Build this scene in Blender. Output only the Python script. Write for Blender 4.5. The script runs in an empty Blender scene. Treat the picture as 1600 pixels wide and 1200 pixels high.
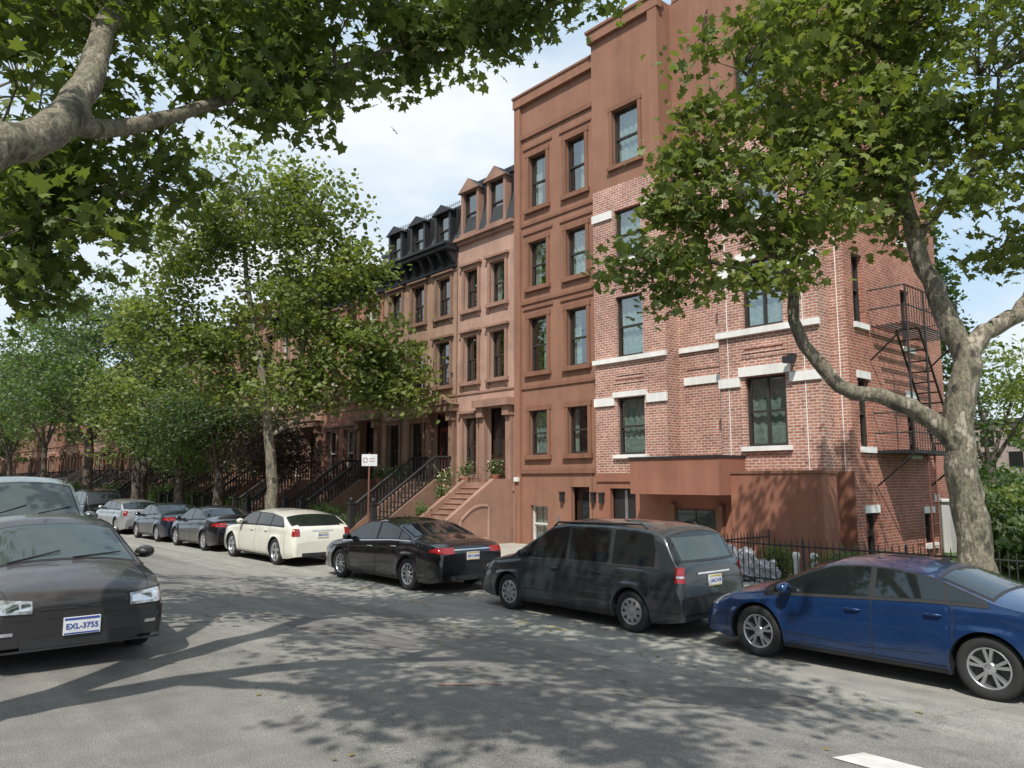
import bpy, math, random
import numpy as np
from mathutils import Vector, Matrix
R=random.Random(7); NR=np.random.RandomState(11)
scene=bpy.context.scene
COL=scene.collection

# ------------------------------------------------------------------ materials
def new_mat(name):
    m=bpy.data.materials.new(name); m.use_nodes=True
    nt=m.node_tree; b=nt.nodes.get('Principled BSDF'); return m,nt,b
def N(nt,t,**k):
    n=nt.nodes.new(t)
    for a,v in k.items(): setattr(n,a,v)
    return n
def ramp(nt,fac,stops):
    r=N(nt,'ShaderNodeValToRGB'); e=r.color_ramp.elements
    while len(e)<len(stops): e.new(0.5)
    for i,(p,c) in enumerate(stops):
        e[i].position=p; e[i].color=(c[0],c[1],c[2],1)
    nt.links.new(fac,r.inputs[0]); return r.outputs[0]
def mix(nt,fac,a,b,mode='MIX'):
    n=N(nt,'ShaderNodeMix',data_type='RGBA',blend_type=mode)
    for s,v in ((n.inputs[0],fac),(n.inputs[6],a),(n.inputs[7],b)):
        if isinstance(v,(int,float)): s.default_value=v
        elif isinstance(v,tuple): s.default_value=(v[0],v[1],v[2],1)
        else: nt.links.new(v,s)
    return n.outputs[2]
def pos(nt): return N(nt,'ShaderNodeNewGeometry').outputs['Position']
def objc(nt): return N(nt,'ShaderNodeTexCoord').outputs['Object']
def noise(nt,vec,scale,detail=3,rough=.55):
    n=N(nt,'ShaderNodeTexNoise'); n.inputs['Scale'].default_value=scale
    n.inputs['Detail'].default_value=detail; n.inputs['Roughness'].default_value=rough
    if vec is not None: nt.links.new(vec,n.inputs['Vector'])
    return n.outputs['Fac']
def scaled(nt,vec,s):
    m=N(nt,'ShaderNodeMapping'); m.inputs['Scale'].default_value=s
    nt.links.new(vec,m.inputs['Vector']); return m.outputs[0]
def bump(nt,b,h,strength=.3,dist=.01):
    n=N(nt,'ShaderNodeBump'); n.inputs['Strength'].default_value=strength; n.inputs['Distance'].default_value=dist
    nt.links.new(h,n.inputs['Height']); nt.links.new(n.outputs[0],b.inputs['Normal'])
def simple(name,c,rough=.6,metal=0,coat=0,var=.12,vs=6,spec=.5):
    m,nt,b=new_mat(name)
    f=noise(nt,objc(nt),vs,2)
    lo=tuple(x*(1-var) for x in c); hi=tuple(min(1,x*(1+var)) for x in c)
    nt.links.new(ramp(nt,f,[(.3,lo),(.7,hi)]),b.inputs['Base Color'])
    b.inputs['Roughness'].default_value=rough; b.inputs['Metallic'].default_value=metal
    b.inputs['Coat Weight'].default_value=coat; b.inputs['Coat Roughness'].default_value=.04
    b.inputs['Specular IOR Level'].default_value=spec
    return m
def stucco(name,c,stain=.3,bs=.25,sc=60):
    m,nt,b=new_mat(name); p=pos(nt)
    f=noise(nt,p,.9,4,.65); g=noise(nt,scaled(nt,p,(2.2,2.2,.25)),1.3,3,.6)
    lo=tuple(x*(1-stain) for x in c); hi=tuple(x*(1+stain*.55) for x in c)
    c1=ramp(nt,f,[(.3,lo),(.5,c),(.72,hi)])
    c2=mix(nt,.32,c1,ramp(nt,g,[(.35,(.6,.57,.55)),(.6,(1.05,1.05,1.05))]),'MULTIPLY')
    nt.links.new(c2,b.inputs['Base Color']); b.inputs['Roughness'].default_value=.88
    b.inputs['Specular IOR Level'].default_value=.25
    bump(nt,b,noise(nt,p,sc,1),bs,.01); return m
def brick(name,c1,c2,mortar,mortarw=.012):
    m,nt,b=new_mat(name)
    g=N(nt,'ShaderNodeNewGeometry'); sp=N(nt,'ShaderNodeSeparateXYZ'); nt.links.new(g.outputs['Position'],sp.inputs[0])
    sn=N(nt,'ShaderNodeSeparateXYZ'); nt.links.new(g.outputs['True Normal'],sn.inputs[0])
    ab=N(nt,'ShaderNodeMath',operation='ABSOLUTE'); nt.links.new(sn.outputs[0],ab.inputs[0])
    gt=N(nt,'ShaderNodeMath',operation='GREATER_THAN'); nt.links.new(ab.outputs[0],gt.inputs[0]); gt.inputs[1].default_value=.5
    mx=N(nt,'ShaderNodeMix'); nt.links.new(gt.outputs[0],mx.inputs[0]); nt.links.new(sp.outputs[0],mx.inputs[2]); nt.links.new(sp.outputs[1],mx.inputs[3])
    cb=N(nt,'ShaderNodeCombineXYZ'); nt.links.new(mx.outputs[0],cb.inputs[0]); nt.links.new(sp.outputs[2],cb.inputs[1])
    bt=N(nt,'ShaderNodeTexBrick'); nt.links.new(cb.outputs[0],bt.inputs['Vector'])
    bt.inputs['Scale'].default_value=1; bt.inputs['Brick Width'].default_value=.215; bt.inputs['Row Height'].default_value=.075
    bt.inputs['Mortar Size'].default_value=mortarw; bt.inputs['Mortar Smooth'].default_value=.2; bt.inputs['Bias'].default_value=0
    bt.inputs['Color1'].default_value=(*c1,1); bt.inputs['Color2'].default_value=(*c2,1); bt.inputs['Mortar'].default_value=(*mortar,1)
    f=noise(nt,g.outputs['Position'],.8,4,.65)
    h=noise(nt,g.outputs['Position'],9,2,.6)
    c=mix(nt,.8,bt.outputs['Color'],ramp(nt,f,[(.3,(.68,.63,.61)),(.65,(1.15,1.12,1.1))]),'MULTIPLY')
    c=mix(nt,.6,c,ramp(nt,h,[(.3,(.65,.65,.65)),(.7,(1.22,1.22,1.22))]),'MULTIPLY')
    nt.links.new(c,b.inputs['Base Color']); b.inputs['Roughness'].default_value=.85
    b.inputs['Specular IOR Level'].default_value=.25
    inv=N(nt,'ShaderNodeMath',operation='SUBTRACT'); inv.inputs[0].default_value=1; nt.links.new(bt.outputs['Fac'],inv.inputs[1])
    bump(nt,b,inv.outputs[0],.5,.008); return m
def leafmat(name,c,c2,trans=.4):
    m=bpy.data.materials.new(name); m.use_nodes=True; nt=m.node_tree; nt.nodes.clear()
    o=N(nt,'ShaderNodeOutputMaterial'); g=N(nt,'ShaderNodeNewGeometry')
    f=noise(nt,g.outputs['Position'],.55,1)
    a=mix(nt,g.outputs['Random Per Island'],c,c2)
    col=mix(nt,.7,a,ramp(nt,f,[(.3,(.62,.68,.62)),(.7,(1.25,1.2,1.05))]),'MULTIPLY')
    p=N(nt,'ShaderNodeBsdfPrincipled'); p.inputs['Roughness'].default_value=.5; p.inputs['Specular IOR Level'].default_value=.4
    nt.links.new(col,p.inputs['Base Color'])
    t=N(nt,'ShaderNodeBsdfTranslucent'); tc=mix(nt,1.0,col,(1.7,1.75,.7),'MULTIPLY'); nt.links.new(tc,t.inputs[0])
    ms=N(nt,'ShaderNodeMixShader'); ms.inputs[0].default_value=trans
    nt.links.new(p.outputs[0],ms.inputs[1]); nt.links.new(t.outputs[0],ms.inputs[2]); nt.links.new(ms.outputs[0],o.inputs[0]); return m
def barkmat(name,plane=True):
    m,nt,b=new_mat(name); p=pos(nt)
    f=noise(nt,scaled(nt,p,(1,1,.6)),4.6,4,.66); g=noise(nt,scaled(nt,p,(1,1,.4)),16,3,.65)
    if plane:
        c=ramp(nt,f,[(.38,(.07,.06,.042)),(.44,(.15,.14,.095)),(.49,(.24,.21,.15)),(.52,(.11,.092,.066)),(.58,(.19,.16,.12)),(.63,(.38,.34,.26))])
    else: c=ramp(nt,f,[(.3,(.05,.04,.03)),(.7,(.13,.10,.08))])
    c=mix(nt,.7,c,ramp(nt,g,[(.3,(.5,.5,.5)),(.7,(1.25,1.25,1.25))]),'MULTIPLY')
    nt.links.new(c,b.inputs['Base Color']); b.inputs['Roughness'].default_value=.85; bump(nt,b,g,.7,.02); return m
def asphalt():
    m,nt,b=new_mat('asphalt'); p=pos(nt)
    big=noise(nt,p,.35,3,.6); mid=noise(nt,p,3,4,.65); fine=noise(nt,p,100,1,.7)
    c=ramp(nt,big,[(.3,(.175,.168,.158)),(.5,(.205,.197,.185)),(.7,(.245,.235,.22))])
    sp=N(nt,'ShaderNodeSeparateXYZ'); nt.links.new(p,sp.inputs[0])
    ad=N(nt,'ShaderNodeMath',operation='ADD'); nt.links.new(sp.outputs[0],ad.inputs[0]); nn=N(nt,'ShaderNodeMath',operation='MULTIPLY'); nt.links.new(mid,nn.inputs[0]); nn.inputs[1].default_value=.5; nt.links.new(nn.outputs[0],ad.inputs[1])
    mr=N(nt,'ShaderNodeMapRange'); mr.inputs['From Min'].default_value=7.7; mr.inputs['From Max'].default_value=7.9; nt.links.new(ad.outputs[0],mr.inputs[0])
    c=mix(nt,mr.outputs[0],c,(.28,.272,.25))
    st=noise(nt,scaled(nt,p,(1.6,.12,1)),1.4,3,.6)
    c=mix(nt,.6,c,ramp(nt,st,[(.35,(.72,.72,.73)),(.6,(1.08,1.08,1.06))]),'MULTIPLY')
    c=mix(nt,.7,c,ramp(nt,mid,[(.3,(.72,.72,.72)),(.7,(1.14,1.14,1.12))]),'MULTIPLY')
    c=mix(nt,.9,c,ramp(nt,fine,[(.3,(.42,.42,.42)),(.5,(1,1,1)),(.72,(1.8,1.75,1.65))]),'MULTIPLY')
    v=N(nt,'ShaderNodeTexVoronoi',feature='DISTANCE_TO_EDGE'); v.inputs['Scale'].default_value=.42
    wn=N(nt,'ShaderNodeTexNoise'); wn.inputs['Scale'].default_value=1.6; wn.inputs['Detail'].default_value=4; nt.links.new(p,wn.inputs['Vector'])
    wp=N(nt,'ShaderNodeVectorMath',operation='ADD'); nt.links.new(p,wp.inputs[0]); nt.links.new(wn.outputs['Color'],wp.inputs[1])
    nt.links.new(wp.outputs[0],v.inputs['Vector'])
    cr=ramp(nt,v.outputs['Distance'],[(0,(.45,.45,.45)),(.007,(1,1,1))])
    msk=ramp(nt,noise(nt,p,.3,1),[(.42,(0,0,0)),(.58,(.85,.85,.85))])
    c=mix(nt,1.0,c,mix(nt,msk,(1,1,1),cr),'MULTIPLY')
    od=N(nt,'ShaderNodeTexVoronoi'); od.inputs['Scale'].default_value=1.1; nt.links.new(p,od.inputs['Vector'])
    c=mix(nt,.6,c,ramp(nt,od.outputs['Distance'],[(.03,(.45,.45,.45)),(.09,(1,1,1))]),'MULTIPLY')
    nt.links.new(c,b.inputs['Base Color']); b.inputs['Roughness'].default_value=.85; b.inputs['Specular IOR Level'].default_value=.3
    bump(nt,b,fine,.6,.007); return m
def concrete(name,c,joint=1.5):
    m,nt,b=new_mat(name); p=pos(nt)
    bt=N(nt,'ShaderNodeTexBrick'); bt.offset=0; nt.links.new(p,bt.inputs['Vector']); bt.inputs['Scale'].default_value=1
    bt.inputs['Brick Width'].default_value=joint; bt.inputs['Row Height'].default_value=joint; bt.inputs['Mortar Size'].default_value=.012
    bt.inputs['Color1'].default_value=(*c,1); bt.inputs['Color2'].default_value=(*[x*.88 for x in c],1); bt.inputs['Mortar'].default_value=(.08,.08,.07,1)
    f=noise(nt,p,1.2,4,.7)
    cc=mix(nt,.7,bt.outputs['Color'],ramp(nt,f,[(.3,(.65,.64,.62)),(.7,(1.12,1.1,1.08))]),'MULTIPLY')
    nt.links.new(cc,b.inputs['Base Color']); b.inputs['Roughness'].default_value=.9; return m
def glassmat():
    m=bpy.data.materials.new('window_glass'); m.use_nodes=True; nt=m.node_tree; nt.nodes.clear()
    o=N(nt,'ShaderNodeOutputMaterial'); g=N(nt,'ShaderNodeBsdfGlossy'); g.inputs['Roughness'].default_value=.03; g.inputs[0].default_value=(.9,.95,.95,1)
    p=noise(nt,pos(nt),.9,1); bn=N(nt,'ShaderNodeBump'); bn.inputs['Strength'].default_value=.06; bn.inputs['Distance'].default_value=.1; nt.links.new(p,bn.inputs['Height']); nt.links.new(bn.outputs[0],g.inputs['Normal'])
    t=N(nt,'ShaderNodeBsdfTransparent'); t.inputs[0].default_value=(.66,.74,.72,1)
    ms=N(nt,'ShaderNodeMixShader'); ms.inputs[0].default_value=.28
    nt.links.new(t.outputs[0],ms.inputs[1]); nt.links.new(g.outputs[0],ms.inputs[2]); nt.links.new(ms.outputs[0],o.inputs[0]); return m

M={}
M['stuccoA']=stucco('brown_stucco',(.275,.142,.095),.14,.2,80)
M['stuccoT']=stucco('brown_stucco_trim',(.225,.112,.073),.14)
M['stuccoRed']=stucco('red_brown_stucco',(.285,.128,.086),.14)
M['bs1']=stucco('brownstone_pink',(.43,.275,.215),.22)
M['bs1t']=stucco('brownstone_pink_trim',(.31,.185,.14),.25)
M['bs2']=stucco('brownstone_tan',(.34,.225,.165),.28)
M['bs2t']=stucco('brownstone_tan_trim',(.23,.14,.10),.25)
M['bs3']=stucco('brownstone_dark',(.27,.155,.11),.28)
M['bs4']=stucco('brownstone_red',(.36,.17,.12),.28)
M['brickF']=brick('pink_brick',(.44,.205,.15),(.32,.13,.097),(.55,.48,.42),.013)
M['brickS']=brick('red_brick',(.42,.145,.095),(.29,.095,.065),(.42,.32,.26),.011)
M['brickN']=brick('red_brick_neighbour',(.28,.10,.07),(.2,.07,.05),(.3,.22,.18),.011)
M['white']=stucco('white_painted_stone',(.76,.75,.72),.10,.15)
M['blk']=simple('black_paint',(.022,.022,.025),.5)
M['slate']=stucco('slate_roof',(.05,.052,.057),.3,.5,25)
M['frame']=simple('dark_window_frame',(.035,.03,.027),.5)
M['frameW']=simple('white_window_frame',(.6,.6,.57),.5)
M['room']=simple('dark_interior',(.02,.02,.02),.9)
M['curtain']=simple('curtain',(.36,.42,.37),.9,var=.3,vs=9)
M['blind']=simple('blind',(.42,.41,.37),.8)
M['door']=simple('dark_door',(.04,.022,.016),.35)
M['doorR']=simple('red_wood_door',(.17,.035,.02),.35)
M['glass']=glassmat()
M['iron']=simple('black_iron',(.02,.02,.02),.5)
M['rust']=simple('rusty_iron',(.16,.06,.04),.7)
M['asphalt']=asphalt()
M['patch']=stucco('asphalt_patch',(.16,.154,.144),.25,.6,120)
M['gutter']=stucco('gutter_concrete',(.28,.27,.25),.25,.4,90)
M['side']=concrete('pavement_concrete',(.42,.40,.36))
M['kerb']=stucco('kerb_stone',(.32,.31,.29),.25)
M['grass']=stucco('grass',(.075,.13,.035),.4,1.0,40)
M['earth']=stucco('earth',(.12,.125,.075),.3,.6,20)
M['paint']=stucco('worn_white_paint',(.62,.61,.57),.35,.4,90)
M['orange']=simple('orange_paint',(.36,.15,.10),.8)
M['yellow']=simple('yellow_paint',(.42,.34,.12),.8)
M['bark']=barkmat('plane_bark'); M['bark2']=barkmat('dark_bark',False)
M['leafA']=leafmat('plane_leaf',(.10,.14,.036),(.185,.215,.07))
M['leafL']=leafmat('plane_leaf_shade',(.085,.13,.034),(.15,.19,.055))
M['leafB']=leafmat('street_tree_leaf',(.12,.165,.045),(.20,.23,.085))
M['leafC']=leafmat('green_leaf',(.07,.125,.046),(.12,.175,.072))
M['leafD']=leafmat('dark_leaf',(.04,.07,.027),(.07,.115,.04))
M['leafP']=leafmat('purple_leaf',(.035,.02,.02),(.06,.03,.03))
M['litter']=leafmat('leaf_litter',(.16,.11,.05),(.28,.24,.10),.1)
M['flower']=simple('flowers',(.6,.5,.35),.7,var=.5,vs=20)
M['tire']=simple('tyre_rubber',(.02,.02,.02),.85)
M['alloy']=simple('alloy_rim',(.55,.56,.58),.28,.85)
M['hubcap']=simple('hubcap',(.45,.45,.45),.35,.6)
M['rimdark']=simple('rim_dark',(.02,.02,.02),.6)
M['plastic']=simple('black_plastic',(.022,.022,.024),.6)
M['cglass']=simple('car_glass',(.012,.016,.016),.03,0,0,spec=.9)
M['cglassL']=simple('car_glass_tint',(.05,.065,.06),.04,0,0,spec=.9)
M['red']=simple('tail_lamp_red',(.26,.010,.010),.15,coat=1,var=.3,vs=18)
M['amber']=simple('lamp_amber',(.4,.12,.02),.15,coat=1)
M['lampw']=simple('lamp_clear',(.42,.44,.46),.08,.5,coat=1,var=.5,vs=14)
M['chrome']=simple('chrome',(.7,.7,.7),.12,1)
M['platew']=simple('plate_white',(.65,.66,.68),.4)
M['plateb']=simple('plate_blue',(.04,.07,.28),.4)
M['platey']=simple('plate_gold',(.55,.38,.06),.4)
M['bag']=simple('plastic_sheet',(.42,.42,.44),.4,var=.3,vs=9)
M['terra']=simple('terracotta',(.3,.12,.07),.8)
M['hazebldg']=stucco('distant_brick',(.36,.28,.26),.2)
M['pale']=stucco('pale_wall',(.55,.55,.54),.1)
def paint(name,c,metal=.0,rough=.35,coat=1.0,dust=0):
    m=simple(name,c,rough,metal,coat,var=.06,vs=2)
    nt=m.node_tree; b=nt.nodes['Principled BSDF']
    f=noise(nt,objc(nt),3,4,.7); nt.links.new(ramp(nt,f,[(.35,(rough*.75,)*3),(.7,(min(1,rough*1.35),)*3)]),b.inputs['Roughness'])
    if dust:
        g=N(nt,'ShaderNodeNewGeometry'); s=N(nt,'ShaderNodeSeparateXYZ'); nt.links.new(g.outputs['Normal'],s.inputs[0])
        r=ramp(nt,s.outputs[2],[(.55,(0,0,0)),(.95,(dust,)*3)]); old=b.inputs['Base Color'].links[0].from_socket
        nt.links.new(mix(nt,r,old,(.13,.115,.11)),b.inputs['Base Color'])
    return m

# ------------------------------------------------------------------ mesh builder
class MB:
    def __init__(s): s.v=[];s.f=[];s.m=[];s.s=[];s.mats=[]
    def mi(s,mat):
        if isinstance(mat,str): mat=M[mat]
        if mat not in s.mats: s.mats.append(mat)
        return s.mats.index(mat)
    def face(s,pts,mat,smooth=False):
        b=len(s.v); s.v.extend([tuple(p) for p in pts]); s.f.append(tuple(range(b,b+len(pts)))); s.m.append(s.mi(mat)); s.s.append(smooth)
    def hexa(s,p,mat):
        b=len(s.v); s.v.extend([tuple(q) for q in p]); k=s.mi(mat)
        for f in ((0,3,2,1),(4,5,6,7),(0,1,5,4),(1,2,6,5),(2,3,7,6),(3,0,4,7)):
            s.f.append(tuple(b+i for i in f)); s.m.append(k); s.s.append(False)
    def box(s,x0,x1,y0,y1,z0,z1,mat):
        s.hexa([(x0,y0,z0),(x1,y0,z0),(x1,y1,z0),(x0,y1,z0),(x0,y0,z1),(x1,y0,z1),(x1,y1,z1),(x0,y1,z1)],mat)
    def grid(s,arr,mat,smooth=True,close=False):
        b=len(s.v); ni=len(arr); nj=len(arr[0]); k=s.mi(mat)
        for row in arr: s.v.extend([tuple(p) for p in row])
        for i in range(ni-1):
            for j in range(nj if close else nj-1):
                j2=(j+1)%nj
                s.f.append((b+i*nj+j,b+(i+1)*nj+j,b+(i+1)*nj+j2,b+i*nj+j2)); s.m.append(k); s.s.append(smooth)
    def tube(s,pts,rads,mat,n=8,caps=True):
        pts=[Vector(p) for p in pts]; rings=[]
        for i,p in enumerate(pts):
            t=(pts[min(i+1,len(pts)-1)]-pts[max(i-1,0)]).normalized()
            a=t.cross(Vector((0.31,0.95,0.05)) if abs(t.y)<.9 else Vector((1,0,0))).normalized(); c=t.cross(a)
            r=rads[i] if isinstance(rads,(list,tuple)) else rads
            rings.append([p+(a*math.cos(2*math.pi*j/n)+c*math.sin(2*math.pi*j/n))*r for j in range(n)])
        s.grid(rings,mat,True,True)
        if caps: s.face(rings[0],mat); s.face(rings[-1],mat)
    def build(s,name,parent=None):
        me=bpy.data.meshes.new(name); me.from_pydata(s.v,[],s.f)
        for m in s.mats: me.materials.append(m)
        me.polygons.foreach_set('material_index',s.m); me.polygons.foreach_set('use_smooth',s.s); me.update()
        o=bpy.data.objects.new(name,me); COL.objects.link(o)
        if parent: o.parent=parent
        return o
def group(name,loc=(0,0,0),rz=0):
    e=bpy.data.objects.new(name,None); COL.objects.link(e); e.location=loc; e.rotation_euler=(0,0,rz); e.empty_display_size=.3; return e
def text(body,size,parent,loc,rot,mat,name='lettering'):
    c=bpy.data.curves.new(name,'FONT'); c.body=body; c.size=size; c.align_x='CENTER'; c.align_y='CENTER'; c.extrude=.001; c.offset=.0012
    c.materials.append(M[mat]); o=bpy.data.objects.new(name,c); COL.objects.link(o); o.parent=parent; o.location=loc; o.rotation_euler=rot; return o

# ------------------------------------------------------------------ ground
GR=-0.5; SW=-0.37
def gz(X):
    t=min(1,max(0,(X-2.6)/6.2)); return GR*(t*t*(3-2*t))
mb=MB(); mb.face([(-1500,-1500,-.62),(1500,-1500,-.62),(1500,1500,-.62),(-1500,1500,-.62)],'earth'); mb.build('ground')
mb=MB(); xs=np.linspace(.6,11.2,30); ys=[-60,-20,0,20,60,160]
mb.grid([[(x,y,gz(x)) for y in ys] for x in xs],'asphalt',True); mb.build('road')
mb=MB(); mb.face([(10.7,-60,GR+.004),(11.195,-60,GR+.004),(11.195,160,GR+.004),(10.7,160,GR+.004)],'gutter'); mb.build('gutter')
mb=MB(); mb.box(11.2,11.36,-60,160,-.6,SW+.003,'kerb'); mb.box(.44,.6,3.2,160,-.6,.133,'kerb'); mb.build('kerb')
mb=MB(); mb.box(11.36,18.4,8.0,160,-.61,SW,'side'); mb.box(11.36,14.9,-60,8.0,-.61,SW,'side')
mb.box(-7.9,.44,3.2,160,-.61,.13,'side'); mb.box(-7.9,.6,-60,3.2,-.61,-.004,'asphalt'); mb.build('pavement')
mb=MB(); mb.box(14.9,70,-60,7.9,-.61,SW+.02,'grass'); mb.box(23.6,70,7.902,40,-.61,SW+.02,'grass'); mb.build('grass')
def roadpoly(name,pts,mat,h=.006,sub=6):
    mb=MB(); (a,b,c,d)=[Vector((p[0],p[1],0)) for p in pts]; rows=[]
    for i in range(sub+1):
        u=i/sub; p=a.lerp(b,u); q=d.lerp(c,u); row=[]
        for j in range(sub+1):
            r=p.lerp(q,j/sub); row.append((r.x,r.y,gz(r.x)+h))
        rows.append(row)
    mb.grid(rows,mat); return mb.build(name)
def blob(name,cx,cy,rx,ry,mat,h,seed,n=28,rot=0,wob=1):
    rr=random.Random(seed); ph=[rr.uniform(0,6.28) for _ in range(3)]; rings=[]
    for k in range(6):
        ring=[]
        for i in range(n):
            a=2*math.pi*i/n; w=1+wob*(.12*math.sin(2*a+ph[0])+.08*math.sin(5*a+ph[1])+.05*math.sin(9*a+ph[2]))
            x=rx*w*math.cos(a)*k/5; y=ry*w*math.sin(a)*k/5
            X=cx+x*math.cos(rot)-y*math.sin(rot); Y=cy+x*math.sin(rot)+y*math.cos(rot)
            ring.append((X,Y,gz(X)+h))
        rings.append(ring)
    m=MB(); m.grid(rings,mat,True,True); return m.build(name)
roadpoly('crosswalk_marking',[(5.72,-.5),(6.17,-.5),(6.14,2.9),(5.70,2.93)],'paint',.006,10)
blob('asphalt_patch',6.9,4.75,.95,.55,'patch',.004,3,rot=-.5)
blob('asphalt_patch',5.2,9.6,.5,1.6,'patch',.004,6,rot=.15)
for i,(x,y,w,l) in enumerate([(4.35,6.0,.35,.035),(4.8,5.95,.18,.03)]):
    roadpoly('utility_paint_mark',[(x,y),(x+w,y-.12),(x+w,y-.12+l),(x,y+l)],'orange',.006,3)
for i,(x,y) in enumerate([(8.55,9.3),(8.6,8.6),(8.5,12.2),(8.6,14.5)]):
    roadpoly('utility_paint_mark',[(x,y),(x+.05,y),(x+.06,y+.4),(x,y+.4)],'yellow',.006,2)

# ------------------------------------------------------------------ walls
class WF:
    def __init__(s,O,d,n): s.O=O;s.d=d;s.n=n
    def P(s,a,z,o): return (s.O[0]+s.d[0]*a+s.n[0]*o, s.O[1]+s.d[1]*a+s.n[1]*o, z)
def front(X): return WF((X,0),(0,1),(-1,0))
def wbox(mb,w,a0,a1,z0,z1,o0,o1,mat):
    P=w.P; mb.hexa([P(a0,z0,o0),P(a1,z0,o0),P(a1,z0,o1),P(a0,z0,o1),P(a0,z1,o0),P(a1,z1,o0),P(a1,z1,o1),P(a0,z1,o1)],mat)
def facade(mb,w,a0,a1,bands,wins,depth=.16):
    A=sorted(set([a0,a1]+[v for q in wins for v in (q[0],q[1]) if a0<v<a1]))
    Z=sorted(set([b[0] for b in bands]+[v for q in wins for v in (q[2],q[3])]))
    Z=[z for z in Z if bands[0][0]<=z<=bands[-1][0]]
    def mt(z):
        m=bands[0][1]
        for b in bands[:-1]:
            if z>=b[0]: m=b[1]
        return m
    for i in range(len(A)-1):
        for j in range(len(Z)-1):
            ca=(A[i]+A[i+1])/2; cz=(Z[j]+Z[j+1])/2
            if any(q[0]<ca<q[1] and q[2]<cz<q[3] for q in wins): continue
            mb.face([w.P(A[i],Z[j],0),w.P(A[i+1],Z[j],0),w.P(A[i+1],Z[j+1],0),w.P(A[i],Z[j+1],0)],mt(cz))
    for q in wins:
        m=mt((q[2]+q[3])/2); b0,b1,z0,z1=q[:4]; D=-depth
        mb.face([w.P(b0,z0,0),w.P(b0,z0,D),w.P(b0,z1,D),w.P(b0,z1,0)],m)
        mb.face([w.P(b1,z0,0),w.P(b1,z0,D),w.P(b1,z1,D),w.P(b1,z1,0)],m)
        mb.face([w.P(b0,z0,0),w.P(b1,z0,0),w.P(b1,z0,D),w.P(b0,z0,D)],m)
        mb.face([w.P(b0,z1,0),w.P(b1,z1,0),w.P(b1,z1,D),w.P(b0,z1,D)],m)
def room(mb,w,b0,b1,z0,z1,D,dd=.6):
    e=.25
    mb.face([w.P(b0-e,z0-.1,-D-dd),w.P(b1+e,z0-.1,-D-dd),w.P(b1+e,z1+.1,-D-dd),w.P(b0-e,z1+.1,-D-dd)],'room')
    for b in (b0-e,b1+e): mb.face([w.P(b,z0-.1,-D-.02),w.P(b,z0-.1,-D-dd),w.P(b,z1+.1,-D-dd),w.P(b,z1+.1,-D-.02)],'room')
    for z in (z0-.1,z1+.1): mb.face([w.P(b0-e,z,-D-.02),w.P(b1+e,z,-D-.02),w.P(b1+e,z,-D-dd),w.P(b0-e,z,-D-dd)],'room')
def window(mb,w,q,depth=.16,fr='frame',cur=None,mull=False,dd=.6):
    b0,b1,z0,z1=q[:4]; D=depth; f=.055
    wbox(mb,w,b0,b0+f,z0,z1,-D-.05,-D+.04,fr); wbox(mb,w,b1-f,b1,z0,z1,-D-.05,-D+.04,fr)
    wbox(mb,w,b0+f,b1-f,z0,z0+f*1.3,-D-.05,-D+.035,fr); wbox(mb,w,b0+f,b1-f,z1-f,z1,-D-.05,-D+.035,fr)
    zm=(z0+z1)/2+R.uniform(-.02,.02)
    wbox(mb,w,b0+f,b1-f,zm-.03,zm+.03,-D-.05,-D+.025,fr)
    if mull: am=(b0+b1)/2; wbox(mb,w,am-.03,am+.03,z0+f,z1-f,-D-.045,-D+.03,fr)
    mb.face([w.P(b0+f,zm,-D-.005),w.P(b1-f,zm,-D-.005),w.P(b1-f,z1-f,-D-.005),w.P(b0+f,z1-f,-D-.005)],'glass')
    mb.face([w.P(b0+f,z0+f,-D-.03),w.P(b1-f,z0+f,-D-.03),w.P(b1-f,zm,-D-.03),w.P(b0+f,zm,-D-.03)],'glass')
    room(mb,w,b0,b1,z0,z1,D,dd)
    c=cur if cur is not None else R.choice(['sides','blind','half','none','none','sides'])
    W=b1-b0
    def drape(a0,a1,mat):
        n=14; rows=[]
        for i in range(n+1):
            a=a0+(a1-a0)*i/n; o=-D-.14+.025*math.sin(i*1.9)
            rows.append([w.P(a,z0,o),w.P(a,z1,o)])
        mb.grid(rows,mat,True)
    if c=='sides': drape(b0+f,b0+W*R.uniform(.22,.42),'curtain'); drape(b1-W*R.uniform(.22,.42),b1-f,'curtain')
    elif c=='full': drape(b0+f,b1-f,'curtain')
    elif c=='blind': zz=z1-(z1-z0)*R.uniform(.25,.6); wbox(mb,w,b0+f,b1-f,zz,z1,-D-.12,-D-.11,'blind')
    elif c=='half': drape(b0+f,b0+W*.5,'curtain')
def surround(mb,w,q,mat,fw=.13,pr=.06,sill=.12,smat=None,hood=0):
    b0,b1,z0,z1=q[:4]
    wbox(mb,w,b0-fw,b0,z0,z1,-.01,pr,mat); wbox(mb,w,b1,b1+fw,z0,z1,-.01,pr,mat)
    wbox(mb,w,b0-fw-.03,b1+fw+.03,z1,z1+fw*1.2,-.01,pr+.01,mat)
    if hood: wbox(mb,w,b0-fw-.1,b1+fw+.1,z1+fw*1.2,z1+fw*1.2+.09,-.01,pr+hood,mat)
    wbox(mb,w,b0-fw-.06,b1+fw+.06,z0-sill,z0,-.01,pr+.07,smat or mat)
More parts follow.
